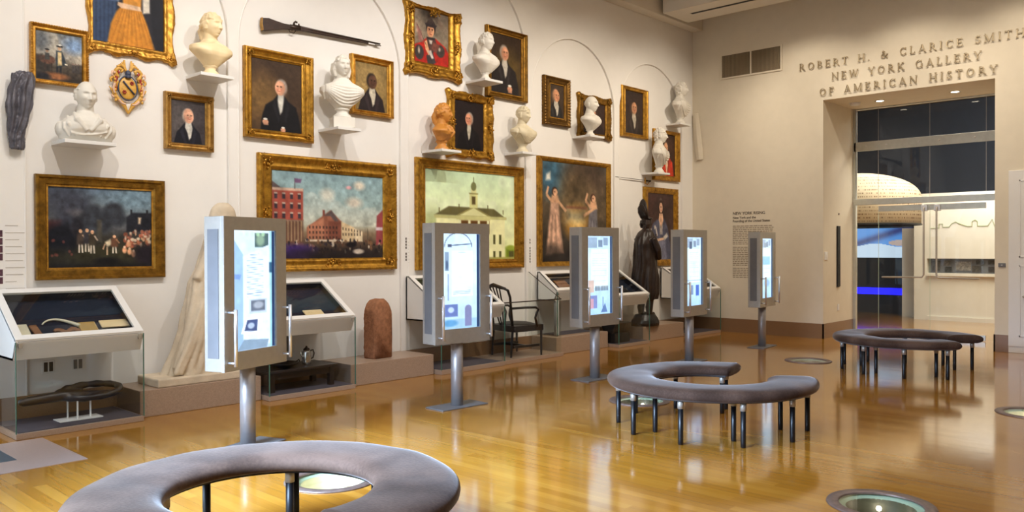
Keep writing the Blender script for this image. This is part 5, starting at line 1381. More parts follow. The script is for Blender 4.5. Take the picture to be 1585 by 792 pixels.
P('framed_portrait', 'portrait of a soldier in armour and a red cloak, in a heavy carved gilt frame', 'portrait', (627.5, 0), (714, 128), (644.6, 10), (697.2, 103.8), art_soldier, 'gold',
  [(0, 0), (0, 0.05), (0.08, 0.075), (0.22, 0.085), (0.36, 0.06), (0.55, 0.05), (0.68, 0.06), (0.78, 0.065), (0.9, 0.04), (1, 0.024), (1, 0.012)], 48, rip_rococo(2, 0.028, 3), 2, 0.02, 100, nb=22)
P('framed_portrait', 'portrait of a standing white-haired man in black, behind the bare-shouldered bust', 'portrait', (754.3, 36.8), (817.3, 159.6), (762, 47), (810, 150),
  bust_portrait((58, 44, 34), (0.45, 0.31), 0.115, (216, 156, 122), (196, 190, 180), (38, 34, 34), (224, 216, 200), 0.16, (0.6, 0.6, 0.4, 0.3, (104, 84, 40)), [(0.62, 0.90, 0.08, 0.05)], 0.42, 24), 'golddark', COVE, 1, None, 0, 0, 90, 'goldbright')
P('framed_portrait', 'portrait of a white-haired man against black, right of the terracotta bust', 'portrait', (694.5, 137), (765.5, 248.4), (707, 153), (751.3, 234),
  bust_portrait((32, 24, 26), (0.50, 0.36), 0.12, (216, 150, 118), (206, 196, 180), (18, 16, 20), (214, 204, 182), -0.16, None, None, 0.38, 25), 'gold',
  [(0, 0), (0, 0.04), (0.1, 0.06), (0.26, 0.066), (0.42, 0.048), (0.6, 0.04), (0.74, 0.05), (0.86, 0.044), (1, 0.024), (1, 0.012)], 48, rip_rococo(3, 0.022, 5), 2, 0.008, 90, nb=18)
P('framed_painting', 'bright greenish painting of a town hall with a cupola', 'painting', (645.5, 242.1), (812, 413.9), (660, 258.8), (799.7, 401), art_hall, 'gold', COVE, 1, None, 0, 0, 150, 'goldbright')
P('framed_painting', 'tall painting of two robed women beside a glowing sun, in a thin gilt frame', 'painting', (834.4, 240), (947, 409.5), (842.6, 248), (941.5, 403), art_two_women, 'gold', LOW, 1, None, 0, 0, 120)
P('framed_portrait', 'small profile portrait of a balding man in black, in a brown bronze-toned frame', 'portrait', (842.9, 114.8), (883.5, 198.2), (853.5, 127.7), (876.2, 184.5),
  bust_portrait((64, 52, 42), (0.44, 0.34), 0.165, (206, 148, 112), (120, 110, 100), (38, 36, 36), (220, 212, 196), 0.3, None, None, 0.46, 26, False), 'goldbrown', COVE, 60, rip_bead(16, 0.006), 0, 0, 70, 'goldbright')
P('framed_portrait', 'small portrait of a dark-haired woman, half hidden behind a bare-headed white bust', 'portrait', (897, 143), (947.4, 217.9), (905.5, 156), (939.2, 208.8),
  bust_portrait((56, 40, 36), (0.52, 0.36), 0.15, (206, 152, 120), (40, 28, 26), (40, 28, 28), (196, 142, 110), -0.25, None, None, 0.42, 27), 'golddark',
  [(0, 0), (0, 0.04), (0.12, 0.06), (0.4, 0.05), (0.7, 0.04), (0.85, 0.045), (1, 0.024), (1, 0.012)], 40, rip_rococo(2, 0.022, 7), 1, 0.004, 70)
P('framed_portrait', 'dim portrait of a man in black in a plain gilt frame, under the fourth arch', 'portrait', (963.2, 130.3), (1004.8, 216.6), (970, 138.2), (998, 209),
  bust_portrait((54, 42, 38), (0.5, 0.38), 0.14, (196, 144, 108), (60, 46, 40), (44, 36, 34), (206, 194, 174), 0.15, None, None, 0.36, 28), 'gold', PLAIN, 1, None, 0, 0, 70)
P('framed_portrait', 'portrait of a man in a red coat, partly hidden by a white bust', 'portrait', (1013.6, 198), (1054, 282), (1019, 205), (1047.3, 273), art_redcoat, 'gold', PLAIN, 1, None, 0, 0, 70)
P('framed_portrait', 'portrait of a lady in a grey-blue gown, behind the dark wooden figure', 'portrait', (998.8, 288.2), (1051, 410.5), (1006, 298), (1045.3, 401), art_lady_blue, 'gold', LOW, 40, rip_bead(16, 0.004), 0, 0, 90)
# ------------------------------------------------------------------ sculpture
def head_mesh(m, T, hair='short', seed=0, S=1.0, bald=False):
    """displaced head facing -y, origin at its centre, about 0.235 tall; fused with the rest by a voxel remesh"""
    nu, nv = 72, 56
    vs = []; fs = []
    g = lambda v, s: math.exp(-(v / s) ** 2)
    for j in range(nv + 1):
        b = -PI / 2 + PI * j / nv
        for i in range(nu):
            a = 2 * PI * i / nu
            x = math.sin(a) * math.cos(b); y = -math.cos(a) * math.cos(b); z = math.sin(b)
            X, Y, Z = x * 0.081, y * 0.099, z * 0.120
            front = max(0.0, -y)
            if z < 0:
                X *= 1 - 0.22 * abs(z) ** 1.5
                if y > 0: Y *= 1 - 0.55 * abs(z) ** 0.9
                else: Y *= 1 + 0.10 * abs(z)
            else:
                if y > 0: Y *= 1.06
            if front > 0.15:
                k = min(1.0, (front - 0.15) * 2)
                n = 0.0
                # nose: bridge to tip
                if -0.040 < Z < 0.028:
                    u = (0.028 - Z) / 0.062
                    n += (0.006 + 0.024 * min(1, u) ** 1.3) * g(X, 0.0085 + 0.006 * u) * (1 if Z > -0.034 else max(0, (Z + 0.042) / 0.008))
                n += 0.010 * g(Z - 0.032, 0.010) * g(abs(X) - 0.026, 0.032)          # brow
                n -= 0.017 * g(Z - 0.012, 0.012) * g(abs(X) - 0.031, 0.015)          # sockets
                n += 0.007 * g(Z - 0.010, 0.007) * g(abs(X) - 0.030, 0.010)          # eyeballs
                n += 0.008 * g(Z + 0.024, 0.018) * g(abs(X) - 0.043, 0.018) - 0.005 * g(Z + 0.048, 0.016) * g(abs(X) - 0.036, 0.010)          # cheeks
                n += 0.008 * g(Z + 0.055, 0.006) * g(X, 0.020) + 0.008 * g(Z + 0.069, 0.007) * g(X, 0.017)   # lips
                n -= 0.006 * g(Z + 0.0615, 0.0035) * g(X, 0.024)
                n -= 0.005 * g(Z + 0.080, 0.006) * g(X, 0.022)
                n += 0.014 * g(Z + 0.098, 0.013) * g(X, 0.024)                        # chin
                Y -= n * k
            # hair volume
            hz = z + 0.9 * y * 0.6
            if (z > 0.35 and y > -0.75) or (y > -0.15 and z > -0.35) or (z > 0.62):
                if not bald or (bald == 'sides' and z < 0.42 and y > -0.35):
                    q = mnoise.noise(Vector((X * 46 + seed, Y * 46, Z * 46))) + 0.5 * mnoise.noise(Vector((X * 95, Y * 95 + seed, Z * 95)))
                    d = 0.009 + 0.013 * q
                    if hair == 'full': d += 0.006 + 0.005 * q
                    X += x * d; Y += y * d; Z += z * d
            vs.append((X * S, Y * S, Z * S))
    for j in range(nv):
        for i in range(nu):
            i2 = (i + 1) % nu
            fs.append((j * nu + i, j * nu + i2, (j + 1) * nu + i2, (j + 1) * nu + i))
    m.add(vs, fs, T)
    for q in (-1, 1):
        m.ball((q * 0.081 * S, 0.012 * S, -0.008 * S), 0.011 * S, 0.020 * S, 0.033 * S, 10, 8, T)
    if hair == 'queue':
        m.tube([(0, 0.085 * S, 0.0), (0, 0.105 * S, -0.05 * S), (0, 0.10 * S, -0.11 * S), (0, 0.085 * S, -0.15 * S)], [0.04 * S, 0.045 * S, 0.03 * S, 0.015 * S], 12, mat=T)
        for q in (-1, 1): m.tube([(q * 0.075 * S, -0.02 * S, 0.02 * S), (q * 0.085 * S, 0.02 * S, 0.0), (q * 0.07 * S, 0.07 * S, -0.02 * S)], 0.020 * S, 10, mat=T)
    if hair == 'long':
        for q in (-1, 1):
            for k in range(3):
                m.tube([(q * (0.066 + .006 * k) * S, (0.01 + 0.03 * k) * S, 0.04 * S), (q * (0.085) * S, (0.02 + 0.03 * k) * S, -0.04 * S), (q * 0.075 * S, (0.01 + 0.03 * k) * S, -0.11 * S)], [0.022 * S, 0.025 * S, 0.016 * S], 10, mat=T)
    if hair == 'curly':
        rg = random.Random(seed)
        for k in range(46):
            a = rg.uniform(0, 2 * PI); b = rg.uniform(0.25, 1.5)
            x, y, z = math.sin(a) * math.cos(b), -math.cos(a) * math.cos(b), math.sin(b)
            if y < -0.55 and z < 0.75: continue
            m.ball((x * 0.082 * S, y * 0.10 * S, z * 0.122 * S), 0.017 * S, n=8, m=6, mat=T)
        for k in range(22):
            a = rg.uniform(0.55 * PI, 1.45 * PI); z = rg.uniform(-0.08, 0.03)
            m.ball((math.sin(a) * 0.076 * S, -math.cos(a) * 0.085 * S, z * S), 0.017 * S, n=8, m=6, mat=T)


DEPF = ([0, .08, .2, .35, .5, .65, .8, .9, 1.0], [.072, .092, .116, .136, .143, .138, .116, .088, .070])
DEPB = ([0, .08, .2, .35, .5, .65, .8, .9, 1.0], [.050, .054, .060, .070, .082, .090, .084, .074, .066])


def torso_mesh(m, wid, hgt, style, T=None, dk=1.0):
    """truncated chest from the socle (z=0) to the neck root (z=hgt); returns the front surface y(x, t)"""
    nu, nv = 72, 44
    prof = {'round': [(0, .28), (.08, .38), (.2, .52), (.32, .68), (.43, .85), (.52, .97), (.57, 1.0), (.71, .98), (.78, .84), (.85, .62), (.92, .44), (1.0, .36)],
            'square': [(0, .90), (.04, .97), (.2, 1.0), (.45, 1.0), (.6, .95), (.72, .80), (.84, .56), (.92, .40), (1.0, .33)],
            'herm': [(0, .46), (.1, .52), (.25, .66), (.40, .86), (.54, 1.0), (.64, .95), (.75, .72), (.86, .50), (.94, .40), (1.0, .36)]}[style]
    zs = [p[0] for p in prof]; ws = [p[1] for p in prof]
    def halfw(t): return float(np.interp(t, zs, ws)) * wid / 2
    def front(x, t):
        e = min(1.0, abs(x) / max(halfw(t), 1e-4))
        y = float(np.interp(t, *DEPF)) * dk * (1 - 0.96 * e ** 4.0) ** 0.5
        return -(y + 0.014 * math.exp(-((t - 0.42) / 0.2) ** 2) * math.exp(-((abs(x) - 0.20 * wid) / (0.13 * wid)) ** 2))
    vs = []; fs = []
    for j in range(nv + 1):
        t = j / nv; W = halfw(t)
        for i in range(nu):
            a = 2 * PI * i / nu
            x = math.copysign(abs(math.sin(a)) ** 0.9, math.sin(a)) * W
            e = min(1.0, abs(x) / W)
            if math.cos(a) > 0: y = front(x, t)
            else: y = float(np.interp(t, *DEPB)) * dk * (1 - 0.96 * e ** 4.0) ** 0.5
            vs.append((x, y, t * hgt - 0.03 * hgt * e * e))
    for j in range(nv):
        for i in range(nu):
            i2 = (i + 1) % nu
            fs.append((j * nu + i, j * nu + i2, (j + 1) * nu + i2, (j + 1) * nu + i))
    fs.append(tuple(range(nu - 1, -1, -1))); fs.append(tuple(nv * nu + i for i in range(nu)))
    m.add(vs, fs, T)
    return front


def toga_folds(m, front, wid, hgt, k, T):
    """bundles of drapery slung from one shoulder across the chest, lying on its surface"""
    for i in range(k):
        f = i / (k - 1)
        pts = []
        for s in np.linspace(0, 1, 15):
            x = (-0.40 + 0.84 * s) * wid
            t = 0.74 - 0.20 * f - 0.10 * s - math.sin(PI * s) * (0.02 + 0.40 * f)
            t = max(0.10, t)
            x = math.copysign(min(abs(x), 0.40 * wid + 0.06 * wid * t), x)
            pts.append((x, front(x, t) - 0.004, t * hgt))
        m.tube(pts, [0.010 + 0.008 * math.sin(PI * s) for s in np.linspace(0, 1, 15)], 8, mat=T)
    for i in range(5):
        x = (-0.44 + 0.05 * i) * wid
        m.tube([(x + 0.03, front(x + .03, .70) + .01, hgt * 0.70), (x, front(x, .5) - .002, hgt * 0.5), (x + 0.04 * wid, front(x + .04 * wid, .3) - .002, hgt * 0.28)], [0.010, 0.014, 0.010], 8, mat=T)


def bust(name, xw, zw, yaw, mat, label, wid, total, hair='short', style='round', socle=0.14, dress=None, S=None, head_yaw=0.0, tilt=0.0, seed=0, plinth=0.0, bald=False, yw=8.30, socle_r=0.075):
    t = thing(name, (xw, yw, zw), label, 'bust', 'sculpted portrait busts on wall shelves', math.radians(yaw))
    z0 = plinth
    if plinth:
        MB().box(-0.13, 0.13, -0.125, 0.125, 0, plinth).build('plinth_block', mat, t, bevel=0.004)
    if socle:
        r = socle_r
        MB().lathe([(r * 1.25, z0), (r * 1.25, z0 + socle * .12), (r * 1.08, z0 + socle * .2), (r * 1.12, z0 + socle * .3), (r * 0.86, z0 + socle * .42), (r * 0.70, z0 + socle * .62), (r * 0.80, z0 + socle * .82), (r * 1.0, z0 + socle * .9), (r * 0.9, z0 + socle * 1.06)], 32).build('socle', mat, t, True)
    S = S or 1.0
    hh = 0.236 * S
    body_h = total - plinth - socle - hh * 0.93 - 0.022 * S
    m = MB()
    zb = z0 + socle
    front = torso_mesh(m, wid, body_h, style, Matrix.Translation((0, 0, zb)))
    TH = Matrix.Translation((0, -0.024, zb + body_h + 0.022 * S + hh * 0.47)) @ Matrix.Rotation(math.radians(head_yaw), 4, 'Z') @ Matrix.Rotation(math.radians(tilt), 4, 'X')
    m.tube([(0, 0.012, zb + body_h - 0.06), (0, 0.006, zb + body_h + 0.01), (0, -0.006, zb + body_h + 0.06 * S), (0, -0.010, zb + body_h + 0.12 * S)], [0.088 * S, 0.066 * S, 0.061 * S, 0.060 * S], 20)
    head_mesh(m, TH, hair, seed, S, bald)
    TB = Matrix.Translation((0, 0, zb))
    if dress == 'toga': toga_folds(m, front, wid, body_h, 7, TB)
    if dress == 'toga2': toga_folds(m, front, wid, body_h, 9, TB)
    def lay(pts, r, lift=0.004):
        m.tube([(x, front(x, t_) - lift, zb + t_ * body_h) for x, t_ in pts], r, 8)
    if dress == 'coat':
        for q in (-1, 1):
            lay([(q * .05, .98), (q * .085, .80), (q * .06, .5), (q * .025, .2)], [.014, .026, .022, .012])
            lay([(q * .09, .86), (q * .13, .6), (q * .12, .3)], [.010, .014, .010])
        for i in range(4): m.ball((0.0, front(0, .95 - .14 * i) - .004, zb + body_h * (0.95 - 0.14 * i)), 0.034, 0.018, 0.016, 10, 8)
    if dress == 'shirt':
        for q in (-1, 1):
            lay([(q * .10, .92), (q * .10, .66), (q * .015, .30)], [.016, .028, .016], .008)
            lay([(q * .16, .80), (q * .17, .5), (q * .10, .12)], [.012, .016, .012])
            lay([(q * .20, .55), (q * .20, .35), (q * .15, .08)], [.012, .016, .012])
            m.ball((q * 0.43 * wid, -0.01, zb + body_h * .34), 0.062, 0.075, 0.078, 14, 10)
        lay([(-.15, .22), (-.05, .16), (.06, .20), (.16, .30)], .012)
    if dress is None:
        lay([(-.02, .88), (-.07, .82), (-.13, .76)], [.010, .008, .005]); lay([(.02, .88), (.07, .82), (.13, .76)], [.010, .008, .005])
    remesh(m.build('figure', mat, t, True), 0.0055, 1, 0.4)
    return t


def shelf(x0, x1, zb, yf, lab, th=0.034):
    o = MB().box(x0, x1, yf, WALL_Y, zb, zb + th).build('bust_shelf', 'shelf', bevel=0.003)
    return tag(o, lab, 'shelf', 'white wall shelves for the busts')


TH = 0.034
shelf(2.70, 3.16, 2.592, 8.13, 'white wall shelf under the broad-shouldered white bust at far left')
shelf(4.015, 4.385, 3.415, 8.15, 'white wall shelf under the cream marble bust')
shelf(5.665, 6.00, 3.02, 8.09, 'white wall shelf under the toga-clad bust on a block')
shelf(8.13, 8.485, 3.96, 8.10, 'white wall shelf under the bare-shouldered white bust')
shelf(7.305, 7.66, 2.90, 8.09, 'white wall shelf under the terracotta bust')
shelf(8.93, 9.26, 3.003, 8.12, 'white wall shelf under the greyish draped bust')
shelf(10.55, 10.93, 3.412, 8.12, 'white wall shelf under the bald white bust')
shelf(13.38, 13.76, 3.925, 8.18, 'white wall shelf under the bust nearest the corner')
shelf(12.57, 12.955, 2.945, 8.14, 'white wall shelf under the brightly lit profile bust')
bust('portrait_bust', 2.93, 2.592 + TH + 0.010, -8, 'plaster', 'broad white plaster bust of a smiling old man in an open shirt', 0.47, 0.545, 'short', 'square', 0.0, 'shirt', 1.12, 10, 6, 1, bald='sides', yw=8.27)
bust('portrait_bust', 4.19, 3.415 + TH, 8, 'marble', 'cream marble bust of a man looking right, with bare neck', 0.48, 0.645, 'queue', 'round', 0.10, None, 1.14, 16, 0, 2, yw=8.29, socle_r=0.075)
bust('portrait_bust', 5.835, 3.02 + TH, -22, 'plaster', 'pale bust in a draped toga on a square block', 0.54, 0.86, 'long', 'round', 0.11, 'toga', 1.10, 8, 0, 3, plinth=0.125, yw=8.25, socle_r=0.095)
bust('portrait_bust', 8.30, 3.96 + TH, 10, 'plaster', 'white bust with bare shoulders, in front of the standing portrait', 0.53, 0.67, 'short', 'round', 0.12, None, 1.10, 2, 0, 4, yw=8.27, socle_r=0.068)
bust('portrait_bust', 7.47, 2.90 + TH, 28, 'terracotta', 'orange terracotta bust in profile', 0.45, 0.62, 'queue', 'herm', 0.13, 'coat', 1.10, 20, 0, 5, yw=8.28, socle_r=0.085)
bust('portrait_bust', 9.09, 3.003 + TH, 6, 'greyplaster', 'greyish draped bust beside the edge of the town hall picture', 0.52, 0.68, 'short', 'round', 0.13, 'toga2', 1.08, 8, 4, 6, yw=8.28, socle_r=0.08)
bust('portrait_bust', 10.735, 3.412 + TH, 8, 'plaster', 'plain white bald bust, in front of the dark-haired woman', 0.48, 0.64, 'short', 'round', 0.11, None, 1.12, 8, 0, 7, bald=True, yw=8.27, socle_r=0.068)
bust('portrait_bust', 13.58, 3.925 + TH, 12, 'plaster', 'white draped bust high on the shelf nearest the corner', 0.60, 0.78, 'curly', 'round', 0.13, 'toga', 1.14, 12, 0, 8, yw=8.31, socle_r=0.08)
bust('portrait_bust', 12.78, 2.945 + TH, 20, 'plaster', 'brightly lit white bust in profile, in front of the red-coated portrait', 0.64, 0.80, 'curly', 'round', 0.13, 'toga', 1.16, 14, 0, 9, yw=8.265, socle_r=0.08)

# ------------------------------------------------------------------ headless marble statue
st = thing('headless_statue', (3.92, 8.17, PH), 'weathered white marble statue without a head, behind the nearest kiosk', 'statue')
sb = MB().box(-0.47, 0.46, -0.25, 0.24, 0.0, 0.085).build('slab', 'weathered', st, bevel=0.014)
m = MB()
nu, nv = 72, 70
sec = [(0.06, 0.02, .34, .20), (0.18, 0.04, .31, .20), (0.32, 0.08, .28, .19), (0.53, 0.13, .24, .18), (0.79, 0.17, .235, .17), (1.0, 0.20, .225, .16), (1.15, 0.27, .21, .16), (1.42, 0.33, .22, .16), (1.55, 0.34, .20, .14), (1.63, 0.335, .155, .11), (1.68, 0.335, .15, .10), (1.76, 0.337, .13, .095), (1.81, 0.338, .095, .08), (1.835, 0.338, .05, .05)]
vs = []; fs = []
for j in range(nv + 1):
    z = 0.06 + (1.84 - 0.06) * j / nv
    cx, rx, ry = [float(np.interp(z, [s[0] for s in sec], [s[k] for s in sec])) for k in (1, 2, 3)]
    for i in range(nu):
        a = 2 * PI * i / nu
        fold = 0.0
        if z < 1.58:
            fold = 0.045 * math.sin(a * 9 + 2.2 * math.sin(z * 2.3) + z * 1.2) * min(1, (1.6 - z) * 1.6) + 0.05 * mnoise.noise(Vector((math.cos(a) * 2.2, math.sin(a) * 2.2, z * 2.4)))
        k = 1 + fold / max(rx, .1) * .55
        vs.append((cx + rx * k * math.cos(a), ry * k * math.sin(a), z))
for j in range(nv):
    for i in range(nu):
        i2 = (i + 1) % nu; fs.append((j * nu + i, j * nu + i2, (j + 1) * nu + i2, (j + 1) * nu + i))
fs.append(tuple(range(nu - 1, -1, -1))); fs.append(tuple(nv * nu + i for i in range(nu)))
m.add(vs, fs)
m.tube([(0.22, -0.04, 1.38), (0.12, -0.07, 1.22), (0.03, -0.09, 1.09), (0.0, -0.10, 1.03)], [0.08, 0.07, 0.058, 0.055], 14)     # broken upper arm
m.tube([(0.50, -0.02, 1.36), (0.52, -0.06, 1.2), (0.50, -0.12, 1.05)], [0.08, 0.07, 0.055], 14)
for i, (xa, xb) in enumerate(((0.06, -0.22), (0.08, -0.12), (0.13, -0.02), (0.03, -0.27), (0.18, 0.1), (0.24, 0.2), (0.32, 0.34))):
    m.tube([(xa + .04, -0.13, 1.02 - .04 * i), (xa - .02, -0.17, 0.75), ((xa + xb) / 2, -0.19, 0.42), (xb, -0.18, 0.10)], [0.02, 0.032, 0.036, 0.028], 8)
m.tube([(0.0, -0.08, 1.03), (-0.03, -0.10, 0.80), (-0.09, -0.12, 0.50), (-0.22, -0.12, 0.14)], [0.03, 0.045, 0.06, 0.055], 10)
remesh(m.build('robed_body', 'weathered', st, True), 0.014, 2, 0.4)
MB().lathe([(0.014, 1.835), (0.014, 1.846)], 12, Matrix.Translation((0.338, -0.0, -0.005))).build('dowel_hole', 'black', st)

# ------------------------------------------------------------------ round-topped brown stone
m = MB()
prof = [(-0.185, 0.0), (0.185, 0.0), (0.19, 0.30), (0.186, 0.55)]
ps = prof + [(0.186 * math.cos(a), 0.55 + 0.185 * math.sin(a)) for a in np.linspace(0.1, PI - 0.1, 16)] + [(-0.186, 0.55), (-0.19, 0.30)]
nl = 11
rings = []
N = 80
# resample the outline evenly
P = np.array(ps + [ps[0]]); d = np.r_[0, np.cumsum(np.hypot(*np.diff(P, axis=0).T))]
rs = [(np.interp(q, d, P[:, 0]), np.interp(q, d, P[:, 1])) for q in np.linspace(0, d[-1], N, endpoint=False)]
for k in range(nl):
    y = -0.11 + 0.22 * k / (nl - 1)
    e = 1 - 0.05 * abs(2 * k / (nl - 1) - 1) ** 6
    ring = []
    for x, z in rs:
        q = 0.009 * mnoise.noise(Vector((x * 16, y * 16, z * 16))) + 0.007 * mnoise.noise(Vector((x * 40, y * 40, z * 40)))
        ring.append((x * (e + q * 4), y + q, max(0.0, z * e + (q if z > 0.02 else 0))))
    rings.append(ring)
ms = m.loft(rings).build('milestone', 'brownstone', None, True)
ms.location = (6.29, 8.16, PH); ms.scale = (0.80, 0.9, 1.0)
ms.rotation_euler = (0, 0, math.radians(4))
tag(ms, 'rough brown stone with a rounded top standing on the granite plinth', 'milestone')

# ------------------------------------------------------------------ dark carved wooden figure
FZ = PH
fg = thing('carved_figure', (12.05, 8.08, FZ), 'tall dark carved wooden figure with a feathered headdress holding a spear', 'statue')
b = MB()
b.loft([[(r * 1.06 * math.cos(a) + 0.02 * mnoise.noise(Vector((a * 2, z * 9, 1))), r * 0.82 * math.sin(a), z) for a in np.linspace(0, 2 * PI, 30, endpoint=False)] for z, r in ((0, .27), (.05, .28), (.10, .26), (.13, .24), (.17, .21), (.20, .19))])
b.build('rocky_base', 'blackwood', fg, False, 0.01)
m = MB()
nu, nv = 60, 60
sec = [(0.46, 0.0, .25, .20), (0.56, 0.0, .27, .22), (0.85, 0.0, .26, .21), (1.05, 0.0, .24, .19), (1.25, 0.0, .235, .18), (1.42, 0.0, .235, .17), (1.55, 0.01, .20, .15), (1.63, 0.02, .14, .12), (1.68, 0.03, .07, .07)]
vs = []; fs = []
for j in range(nv + 1):
    z = 0.46 + (1.68 - 0.46) * j / nv
    cx, rx, ry = [float(np.interp(z, [s[0] for s in sec], [s[k] for s in sec])) for k in (1, 2, 3)]
    for i in range(nu):
        a = 2 * PI * i / nu
        fold = 0.018 * math.sin(a * 11 + 1.5 * math.sin(z * 4)) * (1.75 - z) + 0.02 * mnoise.noise(Vector((math.cos(a) * 3, math.sin(a) * 3, z * 5)))
        vs.append((cx + (rx + fold) * math.cos(a), (ry + fold) * math.sin(a), z))
for j in range(nv):
    for i in range(nu):
        i2 = (i + 1) % nu; fs.append((j * nu + i, j * nu + i2, (j + 1) * nu + i2, (j + 1) * nu + i))
fs.append(tuple(range(nu - 1, -1, -1))); fs.append(tuple(nv * nu + i for i in range(nu)))
m.add(vs, fs)
for q in (-1, 1):   # legs and feet
    m.tube([(0.02, q * 0.085, 0.58), (0.025, q * 0.085, 0.42), (-0.005, q * 0.085, 0.32), (0.0, q * 0.085, 0.19)], [0.085, 0.062, 0.068, 0.045], 14)
    m.ball((0.06, q * 0.085, 0.205), 0.11, 0.045, 0.035, 14, 8)
m.tube([(0.02, 0, 1.60), (0.04, 0, 1.74)], [0.065, 0.06], 14)
TH_ = Matrix.Translation((0.055, 0, 1.80)) @ Matrix.Rotation(math.radians(72), 4, 'Z')
head_mesh(m, TH_, 'long', 4, 0.92)
m.tube([(-0.02, -0.17, 1.52), (0.05, -0.23, 1.32), (0.13, -0.20, 1.18), (0.20, -0.13, 1.20)], [0.07, 0.062, 0.05, 0.04], 12)    # near arm
m.tube([(0.02, 0.16, 1.52), (0.10, 0.20, 1.30), (0.2, 0.12, 1.14), (0.25, 0.03, 1.14)], [0.07, 0.06, 0.048, 0.038], 12)
for k in range(5):
    m.tube([(0.19 + .012 * k, -0.12 + .018 * k, 1.215 - 0.018 * k), (0.235, -0.13 + .015 * k, 1.21 - 0.02 * k), (0.262, -0.105 + .012 * k, 1.20 - .02 * k), (0.245, -0.075, 1.195 - .02 * k)], 0.0095, 6)
    m.tube([(0.235 - .006 * k, 0.03 - .01 * k, 1.155 - 0.018 * k), (0.272, 0.02, 1.15 - 0.018 * k), (0.282, -0.008, 1.145 - .018 * k), (0.262, -0.03, 1.14 - .018 * k)], 0.0095, 6)
remesh(m.build('robed_body', 'darkwood', fg, True), 0.0105, 1, 0.4)
hd = MB()
for i, a in enumerate(np.linspace(-0.85, 0.85, 11)):
    for row, L in ((0, 0.33), (1, 0.24)):
        bx = -0.035 - 0.02 * row
        tip = (bx - 0.03 - 0.03 * row, math.sin(a) * 0.085, 1.86 + L * (0.70 + 0.34 * math.cos(a * 1.5)))
        hd.tube([(bx + 0.03, math.sin(a) * 0.08, 1.87), ((bx + tip[0]) / 2, (math.sin(a) * 0.08 + tip[1]) / 2, 1.87 + (tip[2] - 1.87) * .55), tip], [0.016, 0.030, 0.012], 8, flat=0.7)
hd.tube([(0.055 + 0.082 * math.cos(t_), 0.082 * math.sin(t_), 1.868) for t_ in np.linspace(0, 2 * PI, 25)], 0.016, 8, cap=False)
hd.build('feather_headdress', 'darkwood', fg, True)
sp_ = MB(); sp_.tube([(0.262, -0.055, 0.52), (0.262, -0.055, 1.60)], 0.011, 8); sp_.tube([(0.262, -0.055, 0.50), (0.262, -0.055, 0.62), (0.262, -0.055, 0.80), (0.262, -0.055, 0.86)], [0.004, 0.036, 0.022, 0.012], 8, flat=0.4)
sp_.build('spear', 'darkwood', fg, True)

# ------------------------------------------------------------------ coat of arms
ca = thing('coat_of_arms', (3.405, WALL_Y, 3.23), 'small carved and painted coat of arms with a winged crest', 'coat of arms', None)
rg = random.Random(11)
m = MB(); m.ball((0, -0.02, 0), 0.088, 0.022, 0.115, 28, 14); m.build('shield', 'armsgold', ca, True)
m = MB(); m.tube([(0.094 * math.cos(a), -0.03, 0.122 * math.sin(a)) for a in np.linspace(0, 2 * PI, 33)], 0.006, 8, cap=False); m.build('shield_rim', 'armsblue', ca, True)
m = MB(); m.tube([(-0.052, -0.046, 0.062), (0, -0.05, 0.0), (0.058, -0.046, -0.06)], 0.015, 8, flat=0.5); m.build('bend', 'armsblue', ca, True)
m = MB()
for x, z in ((0.034, 0.05), (-0.04, -0.045)):
    for i in range(6): m.ball((x + 0.013 * math.cos(i * PI / 3), -0.046, z + 0.013 * math.sin(i * PI / 3)), 0.008, 0.007, 0.008, 8, 6)
m.build('roses', 'red', ca, True)
m = MB()
def scroll(m, pts, r0, r1, n=14):
    P = np.array(pts, float); d = np.linspace(0, 1, len(P)); q = np.linspace(0, 1, n)
    m.tube([(np.interp(v, d, P[:, 0]), np.interp(v, d, P[:, 1]), np.interp(v, d, P[:, 2])) for v in q], [r0 + (r1 - r0) * v for v in q], 8)
for s in (-1, 1):
    scroll(m, [(s * .10, -.03, .09), (s * .13, -.04, .15), (s * .10, -.05, .185), (s * .06, -.05, .17), (s * .075, -.05, .145)], .022, .012)
    scroll(m, [(s * .10, -.03, .08), (s * .145, -.03, .10), (s * .175, -.04, .07), (s * .16, -.04, .04)], .016, .009)
    scroll(m, [(s * .11, -.03, .06), (s * .125, -.03, 0), (s * .14, -.03, -.06), (s * .10, -.035, -.12), (s * .05, -.035, -.165)], .024, .018)
    scroll(m, [(s * .135, -.03, -.06), (s * .165, -.035, -.03), (s * .18, -.03, -.005)], .012, .006)
    scroll(m, [(s * .05, -.035, -.16), (s * .03, -.035, -.20), (0, -.03, -.255)], .024, .010)
    for k in range(7):
        a = 0.5 - 0.5 * k
        m.ball((s * (.125 + .01 * rg.random()), -.048, .07 - .034 * k), .014, .012, .016, 8, 6)
m.build('mantling', 'armsgold', ca, True)
for s in (-1, 1):
  for pts_ in ([(s * .13, -.05, .13), (s * .155, -.05, .15), (s * .165, -.05, .12), (s * .15, -.05, .10)], [(s * .135, -.05, .03), (s * .15, -.052, -.02), (s * .14, -.052, -.07)], [(s * .10, -.055, -.13), (s * .07, -.055, -.16), (s * .03, -.055, -.17)], [(s * .12, -.045, -.10), (s * .155, -.045, -.105), (s * .165, -.045, -.08)]):
    m = MB(); scroll(m, pts_, .013, .007); m.build('pale_scroll', 'armspink', ca, True)
m = MB()
for s in (-1, 1):
    scroll(m, [(s * .115, -.045, .10), (s * .13, -.045, .03), (s * .12, -.045, -.04)], .014, .010); scroll(m, [(s * .09, -.05, .135), (s * .11, -.05, .165)], .012, .008)
m.build('red_lining', 'red', ca, True)
